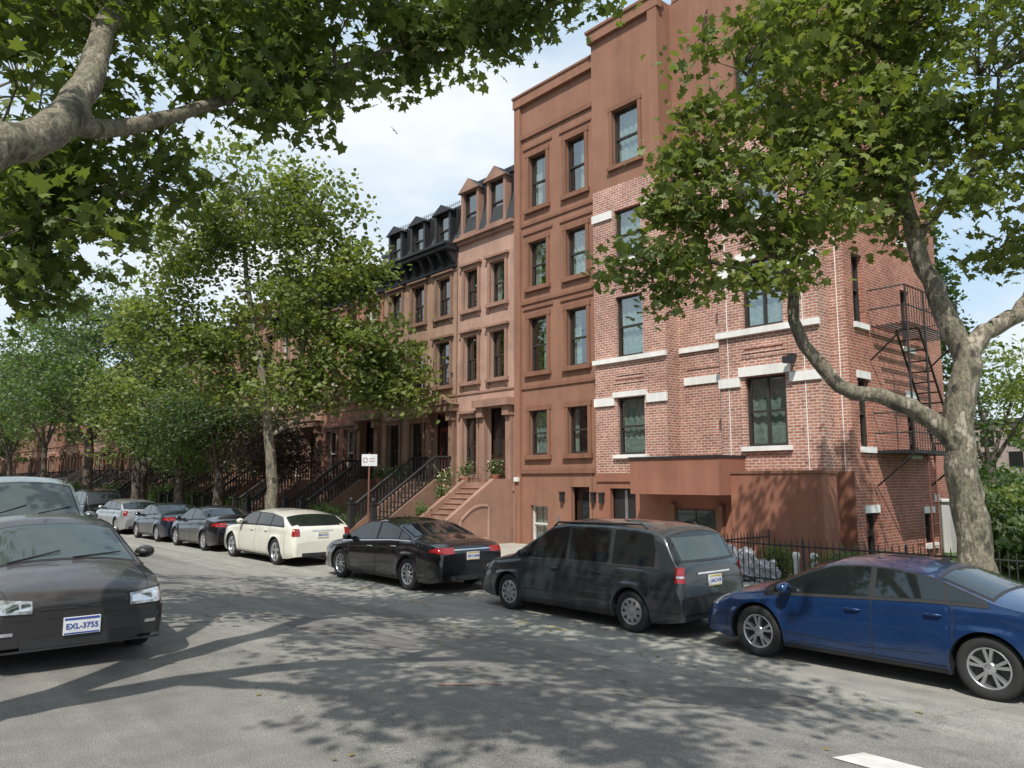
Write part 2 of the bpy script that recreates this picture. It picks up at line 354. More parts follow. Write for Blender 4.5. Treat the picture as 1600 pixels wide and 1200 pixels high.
def shell(mb,X0,X1,Y0,Y1,z0,z1,mat,roof='slate',left=True,right=True):
    if right: mb.face([(X0,Y0,z0),(X1,Y0,z0),(X1,Y0,z1),(X0,Y0,z1)],mat)
    if left: mb.face([(X0,Y1-.003,z0),(X1,Y1-.003,z0),(X1,Y1-.003,z1),(X0,Y1-.003,z1)],mat)
    mb.face([(X1,Y0,z0),(X1,Y1,z0),(X1,Y1,z1),(X1,Y0,z1)],mat)
    mb.face([(X0,Y0,z1-.02),(X1,Y0,z1-.02),(X1,Y1,z1-.02),(X0,Y1,z1-.02)],roof)
def stoop(mb,yc,w,ztop,xt,n,run,mat,rail='iron',zg=SW,smat=None,cheek=True):
    rise=(ztop-zg)/(n+1)
    for i in range(n):
        z=ztop-rise*(i+1); x1=xt-i*run
        mb.box(x1-run,x1,yc-w/2,yc+w/2,zg-.05,z-.03,mat)
        mb.box(x1-run-.03,x1,yc-w/2+.002,yc+w/2-.002,z-.03,z,smat or mat)
    mb.box(xt,18.25,yc-w/2,yc+w/2,zg-.05,ztop,mat)
    xb=xt-n*run
    for sgn in (-1,1):
        ya=yc+sgn*(w/2+.002); yb=yc+sgn*(w/2+.2)
        if cheek:
            prof=[(18.1,zg-.04),(xb-.1,zg-.04),(xb-.1,zg+.35),(xt,ztop+.12),(18.1,ztop+.12)]
            mb.face([(x,ya,z) for x,z in prof],mat); mb.face([(x,yb,z) for x,z in prof],mat)
            for k in range(len(prof)):
                (x0,z0),(x1,z1)=prof[k],prof[(k+1)%len(prof)]
                mb.face([(x0,ya,z0),(x1,ya,z1),(x1,yb,z1),(x0,yb,z0)],smat or mat)
        if rail:
            ym=(ya+yb)/2; h=.85
            def rz(x): 
                if x>=xt: return ztop+.1
                return zg+.33+(ztop+.12-zg-.35)*(x-xb)/(xt-xb)
            m=rail
            mb.tube([(xb,ym,rz(xb)+h),(xt,ym,rz(xt)+h),(17.9,ym,rz(18)+h)],.055,m,6)
            mb.tube([(xb,ym,rz(xb)+.12),(xt,ym,rz(xt)+.12),(17.9,ym,rz(18)+.12)],.025,m,5)
            x=xb+.12
            while x<17.9:
                mb.tube([(x,ym,rz(x)+.05),(x,ym,rz(x)+h*.5),(x,ym,rz(x)+h)],[.02,.042,.02],m,5); x+=.15
            mb.box(xb-.1,xb+.08,ym-.09,ym+.09,zg,rz(xb)+h+.12,m); mb.box(xb-.13,xb+.11,ym-.12,ym+.12,rz(xb)+h+.12,rz(xb)+h+.18,m)
            mb.tube([(xb-.01,ym,rz(xb)+h+.18),(xb-.01,ym,rz(xb)+h+.25),(xb-.01,ym,rz(xb)+h+.32),(xb-.01,ym,rz(xb)+h+.36)],[.03,.075,.06,.01],m,8)

# ---- brown stucco building
G=group('brown_stucco_apartment_building')
w=front(18.0); mb=MB(); y0,y1=16.3,20.3
cen=[17.30,19.17]; rows=[(2.65,4.18),(5.53,7.45),(8.55,10.2),(11.43,13.4)]
wins=[(c-.45,c+.45,a,b) for c in cen for a,b in rows]
base=[(18.75,19.6,-.25,.95)]; door=[(16.85,17.66,SW,1.58)]
facade(mb,w,y0,y1,[(-.6,'stuccoA'),(15.75,None)],wins+base+door,.17)
shell(mb,18.0,30,y0,y1,-.6,15.75,'stuccoA')
mb.build('walls',G)
mb=MB()
for q in wins: window(mb,w,q,.17,cur=R.choice(['sides','full','sides','half','sides'])); surround(mb,w,q,'stuccoT',.14,.05,.15)
for q in wins:
    b0,b1,z0,z1=q
    if z0>5: wbox(mb,w,b0-.3,b1+.3,z1+.32,z1+.40,-.01,.05,'stuccoT')
for q in base: window(mb,w,q,.17,cur='full',fr='frameW')
for q in door:
    room(mb,w,*q,.3); wbox(mb,w,q[0],q[1],SW,1.58,-.34,-.28,'door'); wbox(mb,w,q[0]+.14,q[1]-.14,.3,1.4,-.279,-.27,'cglass')
mb.build('windows',G)
mb=MB()
for z,h,p in ((2.02,.14,.07),(4.95,.10,.05),(7.98,.10,.05),(10.85,.10,.05),(14.15,.16,.08)): wbox(mb,w,y0+.01,y1,z,z+h,-.01,p,'stuccoT')
wbox(mb,w,y0,y1+.05,15.45,15.8,-.1,.16,'stuccoA'); wbox(mb,w,y0,y1+.07,15.8,15.88,-.15,.20,'stuccoT')
wbox(mb,w,y1-.28,y1+.02,SW,15.45,-.01,.11,'stuccoA')
wbox(mb,w,y0+.4,y0+.44,SW,2.0,-.01,.03,'stuccoT')
mb.build('trim',G)
def sconce(mb,w,a,z):
    wbox(mb,w,a-.06,a+.06,z,z+.28,0,.14,'blk'); wbox(mb,w,a-.08,a+.08,z+.28,z+.32,0,.17,'blk')
mb=MB(); sconce(mb,w,18.0,1.1); sconce(mb,w,16.62,1.1); wbox(mb,w,18.15,18.3,.35,.65,0,.03,'alloy'); wbox(mb,w,20.05,20.25,1.75,1.9,.11,.2,'white'); mb.build('wall_lamps',G)

# ---- brick building
G=group('brick_apartment_building')
mb=MB(); wm=front(18.3); wbay=front(17.7); H1=16.45
yR=8.5; sideW=WF((0,yR),(1,0),(0,-1)); brB=[(-.6,'stuccoRed'),(2.0,'brickF'),(11.0,'stuccoA'),(H1,None)]
facade(mb,wm,yR,16.3,brB,[])
q1=[(14.32,15.37,a,b) for a,b in ((2.55,4.26),(5.52,7.39),(8.55,10.15),(11.6,13.45))]; d1=[(14.72,15.72,SW,1.55)]
facade(mb,wbay,13.5,16.25,brB,q1+d1)
q3=[(9.83,10.98,2.65,4.45),(9.83,10.98,5.75,7.55),(9.83,10.98,8.7,10.3),(9.83,10.98,11.6,13.4)]
facade(mb,wbay,8.9,11.72,brB,q3)
for (a,b) in ((13.5,16.25),(8.9,11.72)):
    for yy in (a,b):
        for (z0,z1,m) in ((-.6,2.0,'stuccoRed'),(2.0,11.0,'brickF'),(11.0,H1,'stuccoA')): mb.face([(17.7,yy,z0),(18.3,yy,z0),(18.3,yy,z1),(17.7,yy,z1)],m)
    mb.face([(17.7,a,H1),(18.3,a,H1),(18.3,b,H1),(17.7,b,H1)],'slate')
qs=[(18.75,19.35,2.6,4.3),(18.75,19.35,5.7,7.5),(18.75,19.35,8.8,10.4),(18.8,19.45,-.1,1.0),(21.6,22.15,2.5,4.0),(21.6,22.15,5.4,7.0),(21.6,22.15,8.4,10.0),(22.3,22.9,0.1,.9)]
facade(mb,sideW,18.3,23.3,[(-.6,'brickS'),(H1-.4,None)],qs)
shell(mb,18.3,23.3,yR,16.3,-.6,H1-.4,'brickS',right=False)
mb.box(23.3,30,10.5,16.3,-.6,12,'brickS')
mb.build('walls',G)
mb=MB()
for q in q1+q3: window(mb,wbay,q,.16,mull=(q in q3),cur=R.choice(['full','sides','full']),dd=.42)
for q in qs: window(mb,sideW,q,.16)
for q in d1: room(mb,wbay,*q,.16,.3); wbox(mb,wbay,q[0],q[1],SW,1.55,-.25,-.2,'iron'); wbox(mb,wbay,q[0]+.45,q[1]-.45,SW,1.5,-.199,-.17,'alloy')
mb.build('windows',G)
mb=MB()
def wb(w,a0,a1,z0,z1,pr=.06,m='white'): wbox(mb,w,a0,a1,z0,z1,-.01,pr,m)
wb(wbay,13.46,16.29,5.36,5.50,.10); wb(wbay,8.86,11.76,5.56,5.72,.10); wb(wm,11.78,13.44,5.45,5.59,.07)
wb(wbay,15.45,16.27,4.05,4.30); wb(wbay,13.48,14.22,4.05,4.30); wb(wbay,14.2,15.49,4.28,4.44,.07)
wb(wbay,11.1,11.74,4.22,4.46); wb(wbay,8.88,9.70,4.22,4.46); wb(wbay,9.68,11.12,4.47,4.72,.075); wb(wm,11.78,13.3,4.5,4.72,.05)
wb(wbay,14.2,15.5,2.44,2.55,.1); wb(wbay,9.7,11.1,2.53,2.65,.1)
wb(wbay,15.45,16.27,9.95,10.2);wb(wbay,13.48,14.22,9.95,10.2);wb(wbay,11.1,11.74,9.9,10.2); wb(wbay,8.88,9.7,9.9,10.2)
wb(wbay,9.7,11.1,7.56,7.75,.07); wb(wbay,9.65,11.15,8.58,8.7,.1); wb(wbay,14.2,15.5,8.43,8.55,.1); wb(wbay,8.88,9.7,7.2,7.45); wb(wbay,11.1,11.74,7.2,7.45)
for (a0,a1,z) in ((14.25,15.45,4.7),(9.75,11.05,4.95),(14.25,15.45,7.65),(9.75,11.05,7.95)):
    for k in range(3): wb(wbay,a0+.05*k,a1-.05*k,z+.12*k,z+.08+.12*k,.02+.012*k,'brickF')
wb(wm,12.0,13.2,4.95,5.3,.025,'brickF')
for a in (9.3,11.45,8.7): wb(wbay if a>8.9 else wm,a-.010,a+.010,2.0,10.9,.012,'white')
q=(14.32,15.37,11.6,13.45); surround(mb,wbay,q,'stuccoT',.12,.05,.12)
wbox(mb,wbay,13.4,16.32,H1-.35,H1,-.1,.14,'stuccoA'); wbox(mb,wbay,13.36,16.36,H1,H1+.09,-.15,.19,'stuccoT')
wbox(mb,wbay,13.46,13.8,11.0,H1+.5,-.01,.12,'stuccoA')
wbox(mb,wm,8.4,13.4,H1,H1+.6,-.3,.02,'stuccoA'); wbox(mb,wbay,8.8,11.82,H1-.35,H1,-.1,.14,'stuccoA'); wbox(mb,wm,8.4,13.4,H1+.6,H1+.7,-.35,.08,'stuccoT')
for (a0,a1,z0,z1) in qs:
    wbox(mb,sideW,a0-.06,a1+.1,z0-.14,z0,-.01,.07,'white')
    if z0<3 or z0>8: wbox(mb,sideW,a0-.05,a1+.08,z1,z1+.18,-.01,.03,'white')
wbox(mb,sideW,23.0,23.32,1.2,1.4,-.01,.04,'white')
wbox(mb,sideW,18.3,23.32,H1-.65,H1-.4,-.1,.12,'brickS')
wbox(mb,wbay,13.49,16.27,1.75,2.0,-.01,.05,'stuccoRed')
mb.box(17.0,17.69,8.65,11.05,-.6,1.95,'stuccoRed'); mb.box(16.97,17.69,8.62,11.08,1.95,2.02,'stuccoT')
mb.box(17.25,17.69,11.05,14.2,-.6,1.42,'stuccoRed')
mb.box(16.5,17.69,11.052,13.9,1.42,2.36,'stuccoRed'); mb.box(16.46,17.69,11.03,13.94,2.36,2.42,'blk')
mb.box(17.10,17.249,11.6,13.0,.2,.27,'stuccoT'); mb.box(17.19,17.248,11.62,12.9,.27,1.0,'cglassL'); mb.box(17.17,17.188,12.24,12.28,.27,1.0,'frame')
mb.box(17.1,17.249,11.4,11.6,.1,1.15,'stuccoT'); mb.box(17.1,17.249,12.9,13.1,.1,1.15,'stuccoT')
sconce(mb,wbay,16.0,1.1)
mb.build('trim',G)
mb=MB(); wbox(mb,wbay,9.5,9.62,4.8,4.9,0,.25,'blk'); wbox(mb,wbay,9.42,9.7,4.66,4.82,.2,.36,'blk'); mb.build('floodlight',G)
# fire escape
G=group('fire_escape')
mb=MB(); Y0,Y1=7.55,8.48; Xa,Xb=19.5,22.9
for z in (2.45,5.6):
    if z<3: mb.box(Xa,Xb,Y0,Y1,z,z+.05,'iron')
    for k in range(8): mb.box(Xa,Xb,Y0+k*.12,Y0+k*.12+.05,z+.06,z+.08,'iron')
    for zz in (z+.5,z+1.0): 
        mb.tube([(Xa,Y1,zz),(Xa,Y0,zz),(Xb,Y0,zz),(Xb,Y1,zz)],.02,'iron',5)
    k=Xa
    while k<Xb: mb.tube([(k,Y0,z),(k,Y0,z+1.0)],.011,'iron',4); k+=.16
    for x in (Xa,Xb): mb.tube([(x,Y0,z),(x,Y1,z-.8)],.025,'iron',5)
for x in (Xa,Xa+1.1,Xb): mb.tube([(x,Y0,2.45),(x,Y0,6.6)],.028,'iron',5)
for s in (0,.55): mb.tube([(20.2,Y0+s,5.6),(22.3,Y0+s,2.5)],.03,'iron',5)
for k in range(12): u=k/12; mb.tube([(20.2+2.1*u,Y0,5.6-3.1*u),(20.2+2.1*u,Y0+.55,5.6-3.1*u)],.02,'iron',4)
for s in (0,.45): mb.tube([(20.5+s,Y0+.1,2.5),(20.5+s,Y0+.1,-.2)],.022,'rust',5)
for k in range(10): mb.tube([(20.5,Y0+.1,-.1+.27*k),(20.95,Y0+.1,-.1+.27*k)],.014,'rust',4)
mb.build('ironwork',G)

# ---- brownstones
def bracket(mb,w,a,z,h,pr,mat,wd=.14):
    P=w.P
    mb.hexa([P(a-wd/2,z,0),P(a+wd/2,z,0),P(a+wd/2,z,pr*.35),P(a-wd/2,z,pr*.35),P(a-wd/2,z+h,0),P(a+wd/2,z+h,0),P(a+wd/2,z+h,pr),P(a-wd/2,z+h,pr)],mat)
def brownstone(Y0,Y1,mat,tmat,cols,doorcol,style,zc=11.05,X=18.0,doormat='door',frames='frame',rail='iron'):
    G=group('brownstone_house'); w=front(X); mb=MB(); det=MB(); win=MB()
    rows=[(5.53,7.3),(8.35,9.95)]
    W=.86 if len(cols)<3 else .95
    wins=[(c-W/2,c+W/2,a,b) for c in cols for a,b in rows if b<zc-.5]
    par=[(c-W/2,c+W/2,2.0,4.15) for c in cols if c!=doorcol]
    basew=[(c-W/2,c+W/2,-.1,1.0) for c in cols if c!=doorcol]
    dr=(doorcol-.6,doorcol+.6,1.72,4.45)
    facade(mb,w,Y0,Y1,[(-.6,mat),(zc,None)],wins+par+basew+[dr],.2)
    shell(mb,X,X+11,Y0,Y1,-.6,zc,mat)
    for q in wins+par: window(win,w,q,.2,fr=frames); surround(det,w,q,tmat,.13,.07,.14,hood=.1)
    for q in wins+par:
        for s in (q[0]-.08,q[1]+.08): bracket(det,w,s,q[2]-.32,.18,.12,tmat,.12)
    for q in basew: window(win,w,q,.2); 
    room(win,w,*dr,.3); wbox(win,w,dr[0],dr[1],1.72,4.45,-.36,-.3,doormat)
    for s in (0,1):
        a0=dr[0]+.06+s*.57; wbox(win,w,a0,a0+.5,1.95,2.55,-.3,-.27,doormat); wbox(win,w,a0+.08,a0+.42,2.7,3.7,-.3,-.28,'cglass')
    wbox(win,w,dr[0]+.08,dr[1]-.08,3.88,4.35,-.3,-.28,'cglass')
    for a0,a1 in ((dr[0]-.28,dr[0]),(dr[1],dr[1]+.28)):
        wbox(det,w,a0,a1,1.72,4.45,-.01,.16,tmat); wbox(det,w,a0-.03,a1+.03,4.1,4.45,0,.3,tmat)
    wbox(det,w,dr[0]-.42,dr[1]+.42,4.452,4.72,-.01,.42,tmat)
    if style in ('pediment','mansardblack'):
        P=w.P; a0,a1=dr[0]-.48,dr[1]+.48; am=(a0+a1)/2
        t=[P(a0,4.722,0),P(a1,4.722,0),P(am,5.2,0)]; u=[P(a0,4.722,.48),P(a1,4.722,.48),P(am,5.2,.48)]
        det.face(t,tmat); det.face(u,tmat)
        for i in range(3): det.face([t[i],t[(i+1)%3],u[(i+1)%3],u[i]],tmat)
    wbox(det,w,Y0,Y1-.004,1.42,1.60,-.01,.06,tmat); wbox(det,w,Y0,Y1-.004,5.05,5.12,-.01,.04,tmat)
    wbox(det,w,Y0-.001,Y0+.03,-.5,zc-.4,-.01,.05,tmat)
    if style=='mansardpink':
        wbox(det,w,Y0,Y1-.003,zc-.12,zc+.02,-.01,.12,tmat); wbox(det,w,Y0-.02,Y1+.01,zc+.02,zc+.14,-.1,.24,tmat)
    else:
        cm='blk' if style in ('mansardblack','blk') else tmat
        wbox(det,w,Y0,Y1-.003,zc-.75,zc-.1,-.01,.12,cm); wbox(det,w,Y0-.02,Y1+.01,zc-.1,zc+.06,-.1,.62,cm); wbox(det,w,Y0-.03,Y1+.02,zc+.06,zc+.16,-.1,.72,cm)
        n=int((Y1-Y0)/.62)
        for i in range(n+1): bracket(det,w,Y0+.12+(Y1-Y0-.24)*i/n,zc-.62,.52,.52,cm,.16)
    if style.startswith('mansard'):
        bl=style=='mansardblack'
        zt=zc+(1.95 if bl else 2.25); so=.75 if bl else .4
        det.face([w.P(Y0,zc+.15,.12),w.P(Y1,zc+.15,.12),w.P(Y1,zt,-so),w.P(Y0,zt,-so)],'slate')
        det.face([w.P(Y0,zt,-so),w.P(Y1,zt,-so),w.P(Y1,zt,-10),w.P(Y0,zt,-10)],'slate')
        for yy in (Y0+.002,Y1-.005): det.face([w.P(yy,zc+.05,.12),w.P(yy,zt,-so),w.P(yy,zt,-10),w.P(yy,zc+.05,-10)],'slate')
        wbox(det,w,Y0-.02,Y1+.02,zt-.08,zt+.14,-so-.2,-so+.2,'blk')
        for c in cols:
            dm='blk' if bl else 'bs1t'
            a0,a1=c-.42,c+.42; z0,z1=zc+.35,zt-.3
            wbox(det,w,a0-.13,a0,z0-.1,z1,-.9,.12,dm); wbox(det,w,a1,a1+.13,z0-.1,z1,-.9,.12,dm)
            wbox(det,w,a0-.13,a1+.13,z0-.2,z0-.1,-.9,.2,dm)
            q=(a0,a1,z0-.1,z1); window(win,w,q,.05,fr='frame',dd=.4)
            P=w.P; hh=.36 if bl else .5; t=[P(a0-.24,z1,-.9),P(a1+.24,z1,-.9),P(c,z1+hh,-.9)]; u=[P(a0-.24,z1,.22),P(a1+.24,z1,.22),P(c,z1+hh,.22)]
            det.face(u,dm); det.face([t[0],t[2],u[2],u[0]],'slate'); det.face([t[1],t[2],u[2],u[1]],'slate'); det.face([t[0],t[1],u[1],u[0]],dm)
        if bl:
            y=Y0
            while y<Y1: det.tube([w.P(y,zt+.14,-so),w.P(y,zt+.5,-so)],.012,'blk',4); y+=.14
            det.tube([w.P(Y0,zt+.4,-so),w.P(Y1,zt+.4,-so)],.012,'blk',4)
    mb.build('walls',G); det.build('trim',G); win.build('windows',G)
    st=MB(); stoop(st,doorcol,1.35,1.72,17.1,11,.24,tmat,rail,smat=tmat)
    if style=='mansardpink':
        yy=doorcol-1.35/2-.205
        st.box(15.6,16.9,yy-.03,yy,-.2,-.12,mat); st.box(15.6,15.68,yy-.03,yy,-.12,.45,mat); st.box(16.82,16.9,yy-.03,yy,-.12,.9,mat)
        for k in range(8):
            u0,u1=k/8,(k+1)/8; za=.45+.45*u0+.18*math.sin(math.pi*u0); zb=.45+.45*u1+.18*math.sin(math.pi*u1); x0=15.68+1.14*u0; x1=15.68+1.14*u1
            st.hexa([(x0,yy-.03,za),(x1,yy-.03,zb),(x1,yy,zb),(x0,yy,za),(x0,yy-.03,za+.08),(x1,yy-.03,zb+.08),(x1,yy,zb+.08),(x0,yy,za+.08)],mat)
    st.build('stoop',G)
    return G
brownstone(20.35,23.8,'bs1','bs1t',[21.35,22.95],21.35,'mansardpink',zc=11.15,rail=None)
brownstone(23.8,29.3,'bs2','bs2t',[24.75,26.55,28.3],24.75,'mansardblack',zc=11.0,doormat='doorR')
brownstone(29.3,34.8,'bs4','bs2t',[30.3,32.1,33.8],30.3,'blk',zc=11.0,frames='frameW')
brownstone(34.8,40.4,'bs2','bs2t',[35.8,37.6,39.4],35.8,'mansardblack',zc=10.7,frames='frameW')
brownstone(40.4,46,'bs3','bs3',[41.4,43.2,45],41.4,'pediment',zc=11.6)
brownstone(46,51.6,'bs4','bs2t',[47,48.8,50.6],47,'blk',zc=11.0)
brownstone(51.6,57.2,'bs1','bs1t',[52.6,54.4,56.2],52.6,'pediment',zc=11.3)
yy=57.2
for i in range(14):
    brownstone(yy,yy+5.6,['bs3','bs2','bs4','bs1'][i%4],'bs2t',[yy+1,yy+2.8,yy+4.6],yy+1,'blk' if i%2 else 'pediment',zc=[11,10.6,11.4][i%3]); yy+=5.6
G=group('rooftop_bulkhead'); mb=MB(); mb.box(20.5,24,30.2,33.5,10.9,13.2,'white'); mb.box(20.4,24.1,30.1,33.6,13.2,13.35,'blk'); mb.build('walls',G)

# opposite side of the street (seen in reflections)
G=group('brick_row_houses'); mb=MB(); det=MB(); w=WF((-8.0,0),(0,1),(1,0))
wins=[]
y=4.0
while y<70:
    for z in (1.9,5.2,8.2): wins.append((y,y+1.0,z,z+1.8))
    y+=2.3
facade(mb,w,2,72,[(-.6,'brickN'),(10.5,None)],wins,.15)
for q in wins: det.face([w.P(q[0],q[2],-.14),w.P(q[1],q[2],-.14),w.P(q[1],q[3],-.14),w.P(q[0],q[3],-.14)],'cglass'); wbox(det,w,q[0]-.1,q[1]+.1,q[2]-.12,q[2],-.01,.08,'white')
wbox(det,w,2,72,10.1,10.6,-.01,.5,'blk'); mb.box(-18,-8.17,2,72,-.6,10.45,'brickN'); mb.build('walls',G); det.build('trim',G)

# ------------------------------------------------------------------ fences
def fence(name,pts,h=.9,z=SW,sp=.125):
    mb=MB()
    for (p,q) in zip(pts[:-1],pts[1:]):
        p=Vector((*p,0)); q=Vector((*q,0)); L=(q-p).length; n=int(L/sp)
        mb.tube([(p.x,p.y,z+.12),(q.x,q.y,z+.12)],.017,'iron',4); mb.tube([(p.x,p.y,z+h-.12),(q.x,q.y,z+h-.12)],.017,'iron',4)
        for i in range(n+1):
            r=p.lerp(q,i/n); big=(i%16==0)
            mb.tube([(r.x,r.y,z-.02),(r.x,r.y,z+h-(.04 if not big else 0)),(r.x,r.y,z+h+.05)],[.011,.011,.002] if not big else [.03,.03,.012],'iron',5)
    return mb.build(name)
fence('iron_fence',[(16.9,10.0),(14.8,10.0),(14.8,-8)],.95)
fence('iron_fence',[(14.9,22.6),(14.9,23.9)],.95)
for y in (25.8,31.3,36.9,42.5,48,53.7,59,64.8): fence('iron_fence',[(14.6,y),(14.6,y+3.3)],.95,sp=.14)
G=group('low_stone_wall'); mb=MB(); mb.box(14.7,15.0,22.4,23.8,SW-.02,.35,'kerb'); mb.box(14.66,15.04,22.36,23.84,.35,.42,'kerb'); mb.build('wall',G)
G=group('utility_cabinet'); mb=MB(); mb.box(25.2,26.0,8.9,9.7,-.6,1.15,'pale'); mb.box(25.14,26.06,8.84,9.76,1.15,1.22,'white'); mb.box(25.19,25.199,9.28,9.3,-.3,1.1,'frame'); mb.build('cabinet',G)
import bmesh
from mathutils import noise as mnoise
def lumpy(name,loc,s,mat,seed,k=.2,z=1):
    bm=bmesh.new(); bmesh.ops.create_icosphere(bm,subdivisions=5,radius=1)
    for v in bm.verts:
        c=v.co; q=c*2.2+Vector((seed*7.1,0,0)); d=1+k*(1.4*mnoise.noise(q)+.9*abs(mnoise.noise(q*2.3))+.5*abs(mnoise.noise(q*5)))
        v.co=Vector((c.x*d*s[0],c.y*d*s[1],max(-.55,c.z*d)*s[2]))
    me=bpy.data.meshes.new(name); bm.to_mesh(me); bm.free(); me.materials.append(M[mat])
    o=bpy.data.objects.new(name,me); COL.objects.link(o); o.location=loc; return o
lumpy('plastic_bag',(15.15,9.65,SW+.24),(.26,.34,.40),'bag',1,.35)
lumpy('plastic_bag',(15.3,9.2,SW+.15),(.26,.3,.26),'bag',2,.35)
for i,(x,y) in enumerate([(15.6,8.6),(15.7,8.25)]):
    G=group('white_planter'); mb=MB(); mb.tube([(x,y,SW-.02),(x,y,.12),(x,y,.2),(x,y,.26)],[.05,.06,.09,.06],'white',12); mb.build('pot',G)

# ------------------------------------------------------------------ foliage
SH_PLANE=np.array([(0,-.5),(.16,-.40),(.48,-.32),(.29,-.06),(.52,.20),(.19,.14),(0,.58),(-.19,.14),(-.52,.20),(-.29,-.06),(-.48,-.32),(-.16,-.40)])
SH_MID=np.array([(0,-.5),(.42,-.25),(.30,.2),(0,.5),(-.34,.15),(-.4,-.3)])
SH_LO=np.array([(0,-.5),(.3,0),(0,.5),(-.3,0)])
def leaves(name,parent,P,size,shape,mat,up=.5):
    n=len(P); k=len(shape)
    nr=NR.normal(size=(n,3)); nr/=np.linalg.norm(nr,axis=1)[:,None]; nr[:,2]=np.abs(nr[:,2])*.7+up; nr/=np.linalg.norm(nr,axis=1)[:,None]
    t=NR.normal(size=(n,3)); t-=nr*(t*nr).sum(1)[:,None]; t/=np.linalg.norm(t,axis=1)[:,None]; b=np.cross(nr,t)
    s=size*NR.uniform(.55,1.25,size=n)
    sx=shape[:,0]; sy=shape[:,1]; bend=(-.35*sx*sx-.25*sy*sy)
    V=P[:,None,:]+s[:,None,None]*(t[:,None,:]*sx[None,:,None]+b[:,None,:]*sy[None,:,None]+nr[:,None,:]*bend[None,:,None])
    me=bpy.data.meshes.new(name); me.vertices.add(n*k); me.vertices.foreach_set('co',V.reshape(-1))
    me.loops.add(n*k); me.loops.foreach_set('vertex_index',np.arange(n*k,dtype=np.int32))
    me.polygons.add(n); me.polygons.foreach_set('loop_start',np.arange(0,n*k,k,dtype=np.int32))
    try: me.polygons.foreach_set('loop_total',np.full(n,k,dtype=np.int32))
    except Exception: pass
    me.materials.append(M[mat] if isinstance(mat,str) else mat); me.update(calc_edges=True)
    o=bpy.data.objects.new(name,me); COL.objects.link(o)
    if parent: o.parent=parent
    return o
def gapn(p,s,seed):
    return math.sin(p[0]*s+seed)+math.sin(p[1]*s*1.13+seed*2)+math.sin(p[2]*s*1.31+seed*3)
def tree(name,limbs,clusters,lsize,shape,leafmat_,bark,per=60,crad=.45,seed=1,twr=.02,dens=1.0,up=.4,gap=-.9):
    G=group(name); rr=random.Random(seed); mb=MB(); sk=[]
    for pts,rads in limbs:
        P=[Vector(p) for p in pts]; out=[];ro=[]
        for i in range(len(P)-1):
            p0=P[max(i-1,0)];p1=P[i];p2=P[i+1];p3=P[min(i+2,len(P)-1)]
            for k in range(5):
                t=k/5; q=.5*((2*p1)+(-p0+p2)*t+(2*p0-5*p1+4*p2-p3)*t*t+(-p0+3*p1-3*p2+p3)*t**3)
                out.append(q); ro.append((rads[i]*(1-t)+rads[i+1]*t)*rr.uniform(.95,1.06))
        out.append(P[-1]); ro.append(rads[-1])
        for i in range(1,len(out)-1): out[i]+=Vector((rr.uniform(-1,1),rr.uniform(-1,1),rr.uniform(-1,1)))*ro[i]*.2
        mb.tube(out,ro,bark,12)
        sk+=[(q,r) for q,r in zip(out,ro) if r<.2]
    cl=[]
    for (c,r,n) in clusters:
        rv=r if isinstance(r,(tuple,list)) else (r,r,r); m=0; tries=0
        while m<n*dens and tries<n*20:
            tries+=1
            v=Vector((rr.gauss(0,1),rr.gauss(0,1),rr.gauss(0,1))).normalized()*(rr.random()**.42*1.08)
            p=Vector((c[0]+v.x*rv[0],c[1]+v.y*rv[1],c[2]+v.z*rv[2]))
            if gapn(p,2.2/max(.8,crad*2),seed)<gap: continue
            cl.append(p); m+=1
    L=[]
    cents=[Vector(c[0]) for c in clusters]
    sub=[]
    for c in cents:
        q,r=min(sk,key=lambda s:(s[0]-c).length); mid=q.lerp(c,.5)+Vector((rr.uniform(-.3,.3),rr.uniform(-.3,.3),rr.uniform(.0,.4)))*crad
        r0=min(r*.8,twr*3.2); mb.tube([q,q.lerp(mid,.5),mid,mid.lerp(c,.5),c],[r0,r0*.85,r0*.7,r0*.6,r0*.4],bark,7)
        sub+=[(mid,0),(mid.lerp(c,.5),0),(c,0)]
    allsk=sk+sub
    for p in cl:
        q=min(allsk,key=lambda s:(s[0]-p).length)[0]
        mid=q.lerp(p,.55)+Vector((rr.uniform(-1,1),rr.uniform(-1,1),rr.uniform(-.2,1)))*.18*(p-q).length
        mb.tube([q,mid,p],[twr,twr*.7,twr*.3],bark,4,False)
        m=int(per*rr.uniform(.45,1.35)); cr=crad*rr.uniform(.65,1.2); a=NR.normal(size=(m,3))*cr*.5*np.array([1.2,1.2,.65]); 
        L.append(a+np.array(p))
    mb.build('trunk_and_branches',G)
    leaves('foliage',G,np.concatenate(L),lsize,shape,leafmat_,up)
    return G

